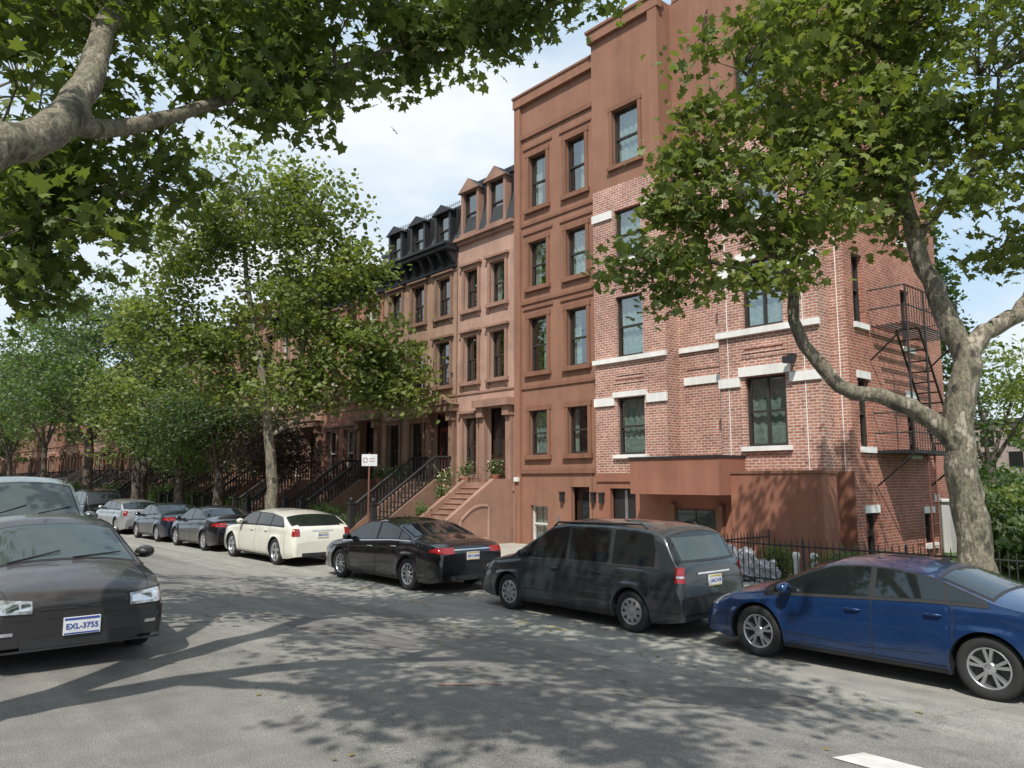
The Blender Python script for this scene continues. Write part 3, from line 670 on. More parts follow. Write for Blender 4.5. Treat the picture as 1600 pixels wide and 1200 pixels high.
# right plane tree
tree('plane_tree',[
 ([(12.35,4.0,-.42),(12.33,4.02,0),(12.28,4.05,1.2),(12.2,4.1,2.25),(12.3,3.97,3.65)],[.34,.25,.225,.21,.18]),
 ([(12.3,3.97,3.5),(12.1,4.2,4.4),(11.85,4.4,5.3),(11.75,4.5,6.2),(11.7,4.5,7.1),(11.2,4.9,8.3),(10.9,5.2,9.6)],[.17,.14,.125,.10,.085,.06,.03]),
 ([(12.3,3.97,3.6),(12.6,3.7,4.0),(13.0,3.4,4.3),(13.5,3.1,5.2),(14,2.8,6.2),(14.2,2.4,7.5)],[.16,.13,.12,.10,.08,.04]),
 ([(12.22,4.1,2.2),(11.9,4.4,2.7),(11.3,4.85,3.0),(10.9,5.2,3.15),(10.5,5.6,3.95),(10.4,5.65,4.8),(10.0,6.0,5.5),(9.6,6.3,6.3)],[.16,.13,.115,.11,.09,.075,.055,.03]),
 ([(11.85,4.4,5.3),(12.2,4.1,5.9),(12.8,3.7,6.7),(13.1,3.5,7.8)],[.09,.07,.05,.03]),
 ([(11.75,4.5,6.3),(11.2,5.0,6.7),(10.5,5.5,7.3),(9.9,6.0,8.0)],[.07,.06,.045,.02]),
 ([(10.4,5.65,4.8),(9.8,6.1,4.9),(9.2,6.5,5.0),(8.8,6.9,4.8)],[.05,.04,.03,.015]),
 ],
 [((10.3,5.7,7.8),1.25,40),((11.4,4.7,8.3),1.6,58),((12.6,3.6,7.9),1.6,50),((9.35,6.4,5.9),(.9,.9,.8),25),((8.8,6.9,4.8),(.75,.75,.55),18),((10.2,5.2,5.9),(1.1,1.1,.8),24),
  ((12.1,4.1,5.9),(1.0,1.0,.6),11),((9.75,5.8,4.6),(.5,.5,.35),7),((13.3,3.6,5.4),(.7,.7,.4),9),((11.2,5.0,9.9),1.6,34),((13.2,3.2,6.7),1.0,16),((12.3,3.8,10),1.8,32),((9.4,6.5,6.9),(.5,.5,.6),9),((14.2,2.4,7.8),1.3,18),((11.2,4.9,6.8),(1.2,1.2,.7),24)],
 .15,SH_PLANE,'leafA','bark',per=58,crad=.42,seed=3,twr=.014)

# near left plane tree, canopy overhangs the street
tree('plane_tree',[
 ([(-1.9,5.2,.1),(-1.8,5.3,1.2),(-1.5,5.5,2.4),(-.9,5.9,3.3)],[.36,.27,.25,.22]),
 ([(-.9,5.9,3.2),(.2,6.6,3.95),(1.1,7.2,4.7),(1.5,7.8,5.6),(1.8,8.4,6.8),(2.2,8.8,8.2)],[.20,.18,.16,.12,.10,.05]),
 ([(1.2,7.3,4.85),(1.7,7.9,5.15),(2.3,8.3,5.6),(3.0,8.4,6.1),(3.9,8.3,6.6),(4.9,8.1,7.3),(5.8,7.7,7.9)],[.11,.09,.075,.06,.05,.035,.015]),
 ([(-.9,5.9,3.2),(-.2,6.6,4.0),(.5,8.0,5.0),(1.0,9.2,5.4),(1.6,10.2,5.4)],[.15,.13,.10,.07,.03]),
 ([(-.9,5.9,3.2),(-.6,5.2,5),(.3,4.2,7),(1.6,3.2,8.5),(3,2.4,9.3)],[.2,.17,.13,.09,.04]),
 ([(.3,4.2,7),(1.6,4.8,8.3),(3.2,5.4,9.2),(5,5.6,9.8)],[.1,.08,.06,.03]),
 ([(-.6,5.2,5),(-1,3.5,6.8),(-.8,1.6,8.2),(.6,.4,9)],[.13,.1,.07,.03]),
 ],
 [((1.53,9.3,6.8),(1.7,1.7,1.3),32),((2.76,8.88,7.4),(1.6,1.6,1.1),30),((4.1,8.3,7.2),(1.4,1.4,.8),27),((5.4,7.8,7.9),(1.1,1.1,.6),24),((1.44,9.6,4.6),(1.1,1.1,.75),27),((2.3,9.8,5.2),(.9,.9,.65),18),
  ((3.5,8.3,6.3),(.8,.8,.4),13),((6.6,6.9,8.15),(.7,.7,.4),12),((3,6.2,9.6),(2.2,2.0,1.1),42),((0,4,9),2,26),((2.4,2.9,9.6),(1.8,1.8,1.1),40),((4.6,5.4,10.0),(1.5,1.5,.9),22),((.2,10.6,6.5),2.0,26),((1.5,12.5,7.5),2.0,22),((3.2,11.2,9.0),(1.8,2.2,1),22),
  ((-.9,1.2,8.6),(1.8,1.8,1.0),30),((.9,.6,9.1),(1.5,1.5,1.0),30),((.9,2.9,9.4),(1.5,1.5,.8),28)],
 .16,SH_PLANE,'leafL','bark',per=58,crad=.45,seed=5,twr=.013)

# middle street tree
tree('plane_tree',[
 ([(12.3,27.6,-.4),(12.3,27.6,1.5),(12.1,27.75,3.5),(12.0,27.8,5.0)],[.28,.21,.18,.16]),
 ([(12.0,27.8,4.8),(11.7,28.1,7),(11.3,28.4,9.5),(11.1,28.6,12.5)],[.17,.13,.09,.04]),
 ([(12.0,27.8,4.0),(12.8,27.2,5.6),(13.2,26.9,8),(13.4,26.7,11.5)],[.14,.12,.08,.03]),
 ([(12.1,27.75,3.4),(13.2,26.8,4.3),(14.5,25.7,5.4),(15.4,24.8,5.8)],[.10,.08,.06,.03]),
 ([(12.0,27.8,4.5),(11,28.8,5.8),(9.7,29.9,7.6)],[.10,.08,.03])],
 [((11.1,28.7,12.8),(2.7,2.7,1.9),68),((13.4,26.7,12.2),(1.8,1.8,1.6),40),((9.7,29.9,10.4),(2.3,2.3,2.0),54),((12.5,27.4,9.3),(2.5,2.5,1.9),58),((15,25.3,6.4),(1.8,1.8,1.4),50),((13.1,26.9,5.3),(1.9,1.9,1.0),40),
  ((10.6,29.1,6.4),(2.1,2.1,1.5),52),((9.2,30.4,7.4),(1.8,1.8,1.6),42),((15.8,24.6,5.2),(1.2,1.2,.9),26),((13.6,26.5,7.8),(1.7,1.7,1.3),32),((14.4,25.9,9.7),(1.4,1.4,1.1),22)],
 .19,SH_MID,'leafB','bark',per=72,crad=.75,seed=8,twr=.022,gap=-1.2)
def streettree(name,x,y,zt,r,mat,seed,lsz=.26,zc=None,per=80,n=70,low=3.0,trunk=.22):
    rr=random.Random(seed); H=zt
    limbs=[([(x,y,-.4),(x+.05,y,1.5),(x,y+.1,low+.6)],[trunk*1.35,trunk,trunk*.85])]
    cl=[]
    for k in range(5):
        a=k*1.257+rr.random(); rx=r*.55
        e=(x+rx*math.cos(a),y+rx*math.sin(a),low+(H-low)*rr.uniform(.35,.75))
        limbs.append(([(x,y+.1,low+.2),(x+rx*.4*math.cos(a),y+rx*.4*math.sin(a),low+(e[2]-low)*.5),e],[trunk*.5,trunk*.35,trunk*.12]))
        cl.append((e,(r*.55,r*.55,(H-low)*.28),n//7))
    cl.append(((x,y,H-(H-low)*.3),(r*.6,r*.6,(H-low)*.3),n//4)); cl.append(((x,y,low+(H-low)*.4),(r*.85,r*.85,(H-low)*.35),n//4))
    return tree(name,limbs,cl,lsz,SH_LO,mat,'bark2',per=per,crad=1.0,seed=seed,twr=.03,gap=-1.1)
streettree('street_tree',12.3,45,8.0,3.6,'leafB',21,.24,low=2.6,n=85)
streettree('street_tree',12.3,56,16,6.6,'leafC',22,.30,low=3.8,n=170,trunk=.3)
streettree('street_tree',12.3,70,15,6,'leafC',23,.36,low=4.0,n=100)
streettree('street_tree',12.3,86,14,6.5,'leafB',24,.42,low=3.5,n=90)
streettree('street_tree',12.3,104,15,7.5,'leafC',25,.5,low=3.0,n=90)
streettree('street_tree',12.3,124,16,8,'leafC',26,.55,low=2.5,n=90)
streettree('street_tree',14.3,38.5,6.6,3.2,'leafD',27,.2,low=2.0,n=100)
streettree('street_tree',13.6,42,5.8,2.6,'leafC',37,.2,low=1.8,n=75)
streettree('purple_plum_tree',14.6,33.0,4.6,1.8,'leafP',28,.14,low=1.5,n=80,trunk=.08)
streettree('street_tree',14.0,50,11,4.2,'leafD',29,.28,low=2.8,n=90)
# right background trees
streettree('background_tree',46,9,10,4.4,'leafB',31,.30,low=1.8,n=42)
streettree('background_tree',52,2,9,4.5,'leafB',32,.34,low=1,n=50)
streettree('background_tree',38,11.6,8.5,2.8,'leafB',33,.24,low=2,n=34)
streettree('background_tree',70,16,11,5,'leafC',34,.4,low=1,n=50)
def conifer(x,y,H,r,seed):
    G=group('conifer_tree'); rr=random.Random(seed); mb=MB(); mb.tube([(x,y,-.5),(x,y,H*.6),(x,y,H)],[.22,.12,.02],'bark2',8); L=[]
    z=2.0
    while z<H-.3:
        rad=r*(1-(z/H))**.8+.2
        for k in range(5):
            a=rr.uniform(0,6.28); e=Vector((x+rad*math.cos(a),y+rad*math.sin(a),z-.15*rad)); mb.tube([(x,y,z),e],[.04,.01],'bark2',4,False)
            for t in np.linspace(.35,1,6):
                q=Vector((x,y,z)).lerp(e,t); L.append(NR.normal(size=(10,3))*.22+np.array(q))
        z+=.5
    mb.build('trunk_and_branches',G); leaves('foliage',G,np.concatenate(L),.22,SH_LO,'leafD',.3)
conifer(33,11.8,12.5,2.4,5)
def bush(name,c,r,n,mat,lsz=.1,seed=1,shape=SH_LO):
    G=group(name); rr=np.random.RandomState(seed); v=rr.normal(size=(n,3)); v/=np.linalg.norm(v,axis=1)[:,None]
    rad=rr.uniform(.6,1.06,size=(n,1)); v=v*rad*(1+.16*np.sin(v[:,:1]*7+seed)+.14*np.sin(v[:,1:2]*9+seed)+.1*np.sin(v[:,2:3]*11)); P=np.array(c)+v*np.array(r); P=P[P[:,2]>SW]
    leaves('foliage',G,P,lsz,shape,mat,.3)
    mb=MB()
    for k in range(9):
        a=k*.7; mb.tube([(c[0]+.05*math.cos(a),c[1]+.05*math.sin(a),SW),(c[0]+r[0]*.7*math.cos(a),c[1]+r[1]*.7*math.sin(a),c[2]+r[2]*.4)],[.02,.006],'bark2',4,False)
    mb.build('stems',G); return G
bush('clipped_hedge',(14.9,28.3,.22),(.75,1.0,.62),6200,'leafC',.09,3)
bush('shrub',(15.3,38.5,.3),(.8,1.4,.7),3500,'leafD',.12,4)
bush('shrub',(15.2,24.4,0.0),(.4,.5,.45),1500,'leafC',.09,5)
bush('shrub',(15.0,26.6,0.0),(.4,.9,.5),2000,'leafC',.09,6)
bush('shrub',(15.5,7.3,-.1),(.5,.9,.5),2600,'leafC',.09,7)
bush('shrub',(16.0,9.3,-.1),(.35,.4,.45),1600,'leafB',.09,17)
bush('shrub',(15.2,44.0,.4),(.9,1.6,.9),3200,'leafC',.14,9)
for i,y in enumerate((49.5,60.5,72)): bush('shrub',(15.2,y,.5),(1.0,1.6,1.1),2600,'leafD' if i%2 else 'leafC',.18,50+i)
for i,(x,y,r,h) in enumerate([(19.8,4.9,.9,.7),(21.2,5.6,1.0,.95),(23,6.0,1.1,1.0),(25.5,7.0,1.2,1.0),(28,8.4,1.3,1.0),(31,9.6,1.4,1.15),(36,11.0,1.8,1.3),(42,12.5,2.2,1.5),(48,16.0,2.6,1.8),(55,17,3.0,1.9)]):
    bush('garden_bush',(x,y,.1+.3*h),(r,r,h),4600,['leafC','leafD','leafB'][i%3],.10+.004*x,20+i)
def planter(x,y,z,s,fl=True,seed=1):
    G=group('flower_planter'); mb=MB(); mb.tube([(x,y,z),(x,y,z+.22*s),(x,y,z+.25*s),(x,y,z+.24*s)],[.11*s,.16*s,.17*s,.15*s],'terra',12); mb.build('pot',G)
    P=NR.normal(size=(260,3))*np.array([.14,.14,.14])*s+np.array([x,y,z+.45*s]); leaves('foliage',G,P,.08,SH_MID,'leafC',.3)
    if fl: P=NR.normal(size=(40,3))*np.array([.13,.13,.08])*s+np.array([x,y,z+.6*s]); leaves('flowers',G,P,.06,SH_MID,'flower',.6)
planter(17.5,20.9,1.72,1.1); planter(17.2,22.2,1.6,1.2,False); planter(16.3,22.4,.9,1.0); planter(15.4,22.35,.3,1.0,False); planter(17.0,23.2,1.3,1.2); planter(17.4,26.4,1.6,1.1); planter(17.4,27.4,1.6,1.1)
planter(14.9,20.2,SW,1.1,False); planter(17.4,28.4,1.6,1.1)
P=[]
for i in range(260):
    if i<170: x=R.choice([8.0,10.9,.75])+abs(R.gauss(0,.25)); y=R.uniform(1,26)
    else: x=R.uniform(1.2,8.5); y=R.uniform(2.5,16)
    P.append((x,y,gz(x)+.014))
leaves('leaf_litter',None,np.array(P),.055,SH_MID,'litter',4.0)

# ------------------------------------------------------------------ street sign
G=group('parking_sign',(11.65,19.6,0),math.radians(-28)); mb=MB(); mb.tube([(0,0,SW-.02),(0,0,2.58)],.028,'rust',8); 
mb.box(-.22,.22,-.045,-.033,2.20,2.54,'platew'); mb.box(-.17,-.06,-.048,-.046,2.30,2.315,'red'); mb.box(-.17,-.06,-.048,-.046,2.42,2.435,'red'); mb.box(-.17,-.155,-.048,-.046,2.315,2.42,'red'); mb.box(-.075,-.06,-.048,-.046,2.315,2.42,'red'); mb.box(0,.16,-.048,-.046,2.40,2.415,'red'); mb.box(0,.16,-.048,-.046,2.33,2.345,'red'); mb.build('pole_and_plate',G)

# ------------------------------------------------------------------ cars
def curve(pts,L,sig):
    xs=np.linspace(0,L,int(round(L/.01))+1); p=np.array(pts); z=np.interp(xs,p[:,0],p[:,1]); k=int(sig/.01)
    if k>0:
        zp=np.concatenate([2*z[0]-z[k:0:-1],z,2*z[-1]-z[-2:-k-2:-1]]); ker=np.hanning(2*k+3)[1:-1]; ker/=ker.sum(); z=np.convolve(zp,ker,'valid')
    return xs,z
class Car:
    def __init__(s,sp):
        s.sp=sp; s.L=sp['L']; s.W=sp['W']; s.tx,s.tz=curve(sp['top'],s.L,sp.get('sig',.09)); s.bx,s.bz=curve(sp['belt'],s.L,.12)
        s.cl=sp.get('cl',.19); s.r=sp['r']; s.xw=[sp['ro'],s.L-sp['fo']]; s.Ra=s.r+.05; s.tum=sp.get('tum',.36); s.ft=sp.get('ft',.17); s.rt=sp.get('rt',.11)
    def zt(s,x): return max(float(np.interp(x,s.tx,s.tz)),s.belt(x)+.012)
    def belt(s,x): return float(np.interp(x,s.bx,s.bz))
    def plan(s,x):
        d=s.L-x; v=1
        if d<.8: v-=s.ft*((.8-d)/.8)**2.3
        if x<.6: v-=s.rt*((.6-x)/.6)**2.3
        for e in (d,x):
            if e<.1: v-=.06*(1-math.sqrt(max(0,1-((.1-e)/.1)**2)))
        return v
    def ys(s,x,z):
        W=s.W/2*s.plan(x); b=s.belt(x); t=z/b
        if z<=b: f=np.interp(t,[0,.2,.3,.45,.6,.74,.79,.93,1.0],[.10,.075,.028,.006,0,.002,.020,.026,.052])
        else: f=.052+s.tum*(z-b)
        fl=0
        for xw in s.xw:
            d=math.hypot(x-xw,z-s.r); fl=max(fl,.018*math.exp(-((d-s.Ra)/.08)**2)) if z<=b else fl
        return W-float(f)+fl
    def zE(s,x): return max(s.belt(x),s.zt(x)-.085)
    def zb(s,x):
        e=min(x,s.L-x); z=s.cl+(.07*max(0,1-e/.5)**1.5)
        for xw in s.xw:
            if abs(x-xw)<=s.Ra: z=max(z,s.r+math.sqrt(max(0,s.Ra**2-(x-xw)**2)))
        return z
    def zs(s,x,y):
        zE=s.zE(x); ye=s.ys(x,zE); u=min(1,abs(y)/ye); return s.zt(x)-(s.zt(x)-zE)*u**2.6
    def endx(s,y,z,front):
        xs=np.arange(0,.9,.02); 
        def ins(x): return z<=s.zs(x,y)+1e-4 and abs(y)<=s.ys(x,min(z,s.zE(x)) if z>s.zE(x) else z)+1e-4
        f=(lambda e:s.L-e) if front else (lambda e:e)
        prev=None
        for e in xs:
            if ins(f(e)):
                if prev is None: return f(e)
                a,b=prev,e
                for _ in range(8):
                    m=(a+b)/2
                    if ins(f(m)): b=m
                    else: a=m
                return f(b)
            prev=e
        return f(.9)
    def stations(s):
        X=list(np.linspace(0,s.L,int(s.L/.05)))+[.004,.012,.025,.045,.07,s.L-.004,s.L-.012,s.L-.025,s.L-.045,s.L-.07]
        for xw in s.xw:
            X=[x for x in X if not(abs(x-xw)<s.Ra+.02)]
            X+=[xw+s.Ra*math.cos(a) for a in np.linspace(0,math.pi,25)]+[xw-s.Ra-.001,xw+s.Ra+.001,xw-s.Ra-.02,xw+s.Ra+.02]
        return sorted(X)
    def build(s,name,loc,rz):
        sp=s.sp; G=group(name,loc,rz); mb=MB(); P=sp['paint']; L=s.L
        o=lambda x,y,z:(x-L/2,y,z)
        secs=[]
        for x in s.stations():
            zb=s.zb(x); be=s.belt(x); zE=s.zE(x); zt=s.zt(x); zb=min(zb,be-.02); row=[]
            for z in np.linspace(zb,be,13): row.append((x,s.ys(x,z),z))
            for z in np.linspace(be,max(zE,be+.0005),5)[1:]: row.append((x,s.ys(x,z),z))
            ye=row[-1][1]
            for u in (.985,.95,.88,.75,.55,.3,0): row.append((x,ye*u,zt-(zt-zE)*u**2.6))
            secs.append([o(*p) for p in row]+[o(p[0],-p[1],p[2]) for p in row[-2::-1]])
        mb.grid(secs,P,True)
        for e in (secs[0],secs[-1]): mb.face(e,P)
        for a,b in zip(secs[:-1],secs[1:]): mb.face([a[0],b[0],b[-1],a[-1]],'plastic')
        mb.build('body',G)
        d=MB()
        d.box(-L/2+.35,L/2-.35,-s.W/2+.27,s.W/2-.27,s.cl+.03,.5,'plastic')
        def side(x0,x1,lo,hi,off,mat,nx=20,nz=4,both=True,sides=(1,-1)):
            for sg in sides:
                rows=[]
                for x in np.linspace(x0,x1,nx+1):
                    a=lo(x) if callable(lo) else lo; b=hi(x) if callable(hi) else hi; b=max(a,b)
                    rows.append([o(x,sg*(s.ys(x,z)+off),z+off*.3) for z in np.linspace(a,b,nz+1)])
                d.grid(rows,mat,True)
        def top(x0,x1,uf,off,mat,nx=14,ny=14):
            rows=[]
            for i in range(nx+1):
                x=x0+(x1-x0)*i/nx; e=.01; sl=(s.zt(x+e)-s.zt(x-e))/(2*e); nl=math.hypot(sl,1); zE=s.zE(x); ye=s.ys(x,zE); row=[]
                for j in range(ny+1):
                    u=-uf+2*uf*j/ny; y=u*ye; row.append(o(x-sl/nl*off,y,s.zs(x,y)+off/nl))
                rows.append(row)
            d.grid(rows,mat,True)
        def end(front,y0,y1,z0,z1,off,mat,ny=8,nz=5,mirror=False,z0b=None,z1b=None,em=None):
            z0b=z0 if z0b is None else z0b; z1b=z1 if z1b is None else z1b
            em=em or (.30 if front else .12); xm=(L-em) if front else em
            for sg in ((1,-1) if mirror else (1,)):
                rows=[]
                for j in range(ny+1):
                    u=j/ny; row=[]; za=z0+(z0b-z0)*u; zc=z1+(z1b-z1)*u
                    for k in range(nz+1):
                        z=za+(zc-za)*k/nz; zz=min(z,s.zE(xm)); ym=s.ys(xm,zz)-.002; y=y0+(min(y1,ym)-y0)*u if y0>=0 else max(-ym,min(ym,y0+(y1-y0)*u))
                        x=s.endx(y*sg,z,front); row.append(o(x+(off if front else -off),sg*(y+off*.7*(1 if y>0 else -1)),z))
                    rows.append(row)
                d.grid(rows,mat,True)
        s.side=side; s.top=top; s.end=end; s.d=d; s.o=o; s.G=G
        g0,g1=sp['dlo']; dt=sp.get('dlt',.095)
        lo=lambda x:s.belt(x)+.035
        hi=lambda x:min(s.zt(x)-dt,s.belt(x)+.035+sp.get('rslope',1.1)*max(0,x-g0))
        side(g0-.03,g1+.05,lambda x:s.belt(x)+.015,lambda x:min(s.zt(x)-dt+.018,s.belt(x)+.03+sp.get('rslope',1.1)*max(0,x-g0+.03)),.003,sp.get('trimm','plastic'),44)
        for a,b in sp['glass']: side(a,b,lo,hi,.006,sp.get('sgm','cglass'),26)
        side(g0-.03,g1+.05,lambda x:s.belt(x)-.005,lambda x:s.belt(x)+.017,.007,sp.get('beltm','plastic'),40,1)
        a,b=sp['ws']; top(a-.03,b+.03,.93,.003,'plastic'); top(a,b,.90,.006,sp.get('wsm','cglass'))
        a,b=sp['rg']; top(a-.03,b+.03,.93,.003,'plastic'); top(a,b,.88,.006,'cglass')
        for x in sp['doors']:
            side(x-.006,x+.006,lambda q:s.zb(q)+.08 if s.zb(q)<.3 else s.zb(q)+.02,lambda q:s.belt(q)+.01,.0022,'rimdark',1,14)
        side(s.xw[0]+s.Ra+.04,s.xw[1]-s.Ra-.04,s.cl+.075,s.cl+.083,.002,'rimdark',20,1)
        side(s.xw[0]+s.Ra+.02,s.xw[1]-s.Ra-.02,s.cl+.0,s.cl+.05,.004,sp.get('rocker','plastic'),20,2)
        for x0,front in ((.42,False),(L-.42,True)):
            side(x0-.004,x0+.004,lambda q:s.zb(q)+.12,lambda q:s.belt(q)-.12,.002,'rimdark',1,8)
        for x in sp['handles']:
            for sg in (1,-1):
                z=s.belt(x)-.12; y=s.ys(x,z); d.tube([o(x-.09,sg*(y+.002),z),o(x-.07,sg*(y+.03),z+.004),o(x+.07,sg*(y+.03),z+.004),o(x+.09,sg*(y+.002),z)],.012,sp.get('hm',P),6)
        xm=sp['mirror']
        for sg in (1,-1):
            z=s.belt(xm)+.06; y=s.ys(xm,z); d.tube([o(xm,sg*(y-.02),z),o(xm+.02,sg*(y+.06),z+.01)],.025,'plastic',6)
            rings=[]
            for k,(q,rad) in enumerate(((-.10,.02),(-.085,.07),(-.03,.082),(.04,.07),(.09,.045),(.11,.01))):
                rings.append([o(xm+q*.75,sg*(y+.13)+rad*1.35*math.cos(t),z+.04+rad*.9*math.sin(t)) for t in np.linspace(0,2*math.pi,13)[:-1]])
            d.grid(rings,sp.get('mm',P),True,True)
        for xw in s.xw:
            for sg in (1,-1): wheel(d,xw-L/2,sg*(s.W/2-.012-.01),sg,s.r,.2,sp.get('rim',.66),sp.get('spokes',5),sp.get('rimm','alloy'),sp.get('wstyle','spoke'))
        if 'extra' in sp: sp['extra'](s)
        d.build('details',G); return G
def wheel(mb,cx,cy,sg,r,w,rf,ns,rimm,style):
    def ring(rad,y,n=36): return [(cx+rad*math.cos(2*math.pi*i/n),y,r+rad*math.sin(2*math.pi*i/n)) for i in range(n)]
    yo=cy; yi=cy-sg*w; rr=r*rf
    mb.grid([ring(q,yy) for q,yy in ((rr-.005,yi),(r-.03,yi),(r-.003,yi+sg*.02),(r,yi+sg*.05),(r,yo-sg*.05),(r-.003,yo-sg*.022),(r-.02,yo-sg*.006),(r-.045,yo+sg*.004),(rr+.01,yo-sg*.002),(rr,yo-sg*.012))],'tire',True,True)
    mb.grid([ring(q,yy) for q,yy in ((rr+.001,yo-sg*.011),(rr-.006,yo-sg*.004),(rr-.018,yo-sg*.012),(rr-.024,yo-sg*.05),(rr-.03,yo-sg*.12))],rimm,True,True)
    mb.face(ring(rr-.02,yo-sg*.085),'rimdark')
    if style=='disc':
        mb.grid([ring(q,yy) for q,yy in ((rr-.012,yo-sg*.02),(rr*.86,yo-sg*.006),(rr*.5,yo-sg*.012),(rr*.3,yo-sg*.02),(rr*.22,yo-sg*.008),(.004,yo-sg*.006))],rimm,True,True)
        for k in range(ns):
            a=2*math.pi*k/ns; mb.face([(cx+q*math.cos(a+da),yo-sg*.0035,r+q*math.sin(a+da)) for q,da in ((rr*.55,-.09),(rr*.84,-.15),(rr*.84,.15),(rr*.55,.09))],'rimdark')
        return
    hub=.065
    mb.grid([ring(q,yy,20) for q,yy in ((hub,yo-sg*.06),(hub,yo-sg*.03),(hub*.75,yo-sg*.02),(.005,yo-sg*.02))],rimm,True,True)
    for k in range(ns):
        for off in ((-.12,.12) if style=='double' else (0,)):
            a=2*math.pi*k/ns+.3; a2=a+off*1.6; a1=a+off*.6
            w0=.022 if style!='double' else .016; w1=.04 if style!='double' else .022
            if style=='thin': w0=.012;w1=.016
            p0=(hub*.7,a1);p1=(rr-.012,a2)
            def pt(rad,an,t,yy): return (cx+rad*math.cos(an)-t*math.sin(an),yy,r+rad*math.sin(an)+t*math.cos(an))
            f0=yo-sg*.022; f1=yo-sg*.012; b0=yo-sg*.07
            mb.hexa([pt(p0[0],p0[1],-w0,b0),pt(p0[0],p0[1],w0,b0),pt(p1[0],p1[1],w1,b0),pt(p1[0],p1[1],-w1,b0),pt(p0[0],p0[1],-w0*.8,f0),pt(p0[0],p0[1],w0*.8,f0),pt(p1[0],p1[1],w1*.8,f1),pt(p1[0],p1[1],-w1*.8,f1)],rimm)
def plate(c,front,z,txt=None,col='platew',tc='plateb',band='plateb'):
    sg=1 if front else -1
    xe=c.endx(0,z,front)-c.L/2+sg*.018
    a,b=sorted((xe-sg*.02,xe+sg*.004)); c.d.box(a,b,-.158,.158,z-.08,z+.08,col)
    a,b=sorted((xe+sg*.0041,xe+sg*.0055)); c.d.box(a,b,-.15,.15,z+.052,z+.074,band); c.d.box(a,b,-.15,.15,z-.075,z-.062,band)
    if txt: text(txt,.07,c.G,(xe+sg*.007,0,z-.005),(math.pi/2,0,math.pi/2*sg),tc,'plate_number')

def ex_blue(c):
    c.end(True,.46,.80,.56,.67,.006,'lampw',14,4,True,z0b=.60,z1b=.72,em=.42); c.end(True,-.42,.42,.28,.42,.006,'rimdark'); c.end(True,-.3,.3,.52,.56,.006,'chrome')
    c.end(True,.56,.72,.30,.40,.006,'lampw',5,4,True); c.end(False,.50,.82,.76,.88,.006,'red',10,5,True); c.end(False,-.5,.5,.28,.42,.006,'plastic'); plate(c,False,.70)
    c.side(.05,.36,.77,lambda x:.88-.2*max(0,x-.1),.006,'red',10,4)
    c.side(1.5,3.4,lambda x:.34+.05*abs(x-2.4),lambda x:.348+.05*abs(x-2.4),.003,'rimdark',16,1)
    d=c.d; x=1.7-c.L/2; z=c.zt(1.7); d.hexa([(x-.12,-.02,z-.02),(x+.06,-.02,z-.01),(x+.06,.02,z-.01),(x-.12,.02,z-.02),(x-.14,-.006,z+.05),(x-.08,-.006,z+.05),(x-.08,.006,z+.05),(x-.14,.006,z+.05)],M['blk'])
def ex_van(c):
    c.side(.03,.13,.80,1.02,.007,'red',6,5); c.end(False,.72,.86,.80,1.02,.007,'red',6,5,True); c.end(False,.72,.85,.87,.90,.009,'lampw',5,2,True)
    c.end(False,-.66,.66,1.08,1.46,.006,'plastic',12,8,em=.4); c.end(False,-.62,.62,1.11,1.43,.010,'cglassL',12,8,em=.4)
    c.end(False,-.80,.80,.36,.58,.02,'plastic',14,4); c.side(.0,.55,.38,.56,.012,'plastic',8,3)
    plate(c,False,.80,'UAC-418',col='platew',band='platey'); c.end(False,-.4,.4,.905,.93,.012,'chrome',6,1)
    c.side(c.xw[0]+c.Ra+.03,c.xw[1]-c.Ra-.03,.44,.50,.012,'plastic',18,2); c.side(1.2,3.3,.80,.804,.003,'rimdark',18,1)
    for sg in (1,-1):
        pts=[c.o(x,sg*(c.ys(x,c.zE(x))-.06),c.zs(x,c.ys(x,c.zE(x))-.06)+h) for x,h in ((.75,.0),(.85,.05),(2.7,.05),(2.8,0))]; c.d.tube(pts,.017,'plastic',6)
    c.end(True,.5,.82,.62,.76,.006,'lampw',8,4,True); c.end(True,-.42,.42,.62,.72,.006,'plastic')
def ex_sedan(c):
    c.end(False,.46,.84,.80,.92,.007,'red',12,5,True); c.side(.03,.32,.82,lambda x:.92-.22*max(0,x-.1),.007,'red',10,4); c.end(False,-.46,.46,.86,.885,.008,'chrome',8,1)
    plate(c,False,.74,'GKT-2046',col='platew',band='platey'); c.end(False,-.55,.55,.26,.36,.006,'plastic'); c.end(True,.5,.8,.6,.74,.006,'lampw',8,4,True); c.end(True,-.45,.45,.35,.6,.006,'rimdark')
    for y in (-.5,.5): c.d.tube([(-c.L/2-.03,y,.30),(-c.L/2+.1,y,.30)],.04,'chrome',10)
def ex_wagon(c):
    c.end(False,.66,.88,.80,1.0,.007,'red',8,5,True); c.side(.03,.12,.82,1.0,.007,'red',5,4); c.end(False,-.62,.62,1.06,1.30,.006,'plastic',12,6,em=.6); c.end(False,-.58,.58,1.08,1.28,.010,'cglass',12,6,em=.6)
    plate(c,False,.82,'ESR-7219',col='platew',band='platey'); c.end(False,-.6,.6,.26,.36,.006,'plastic'); c.end(False,-.3,.3,.93,.95,.01,'chrome',6,1)
    c.end(True,.5,.86,.66,.82,.006,'lampw',8,4,True); c.end(True,-.45,.45,.5,.82,.006,'chrome')
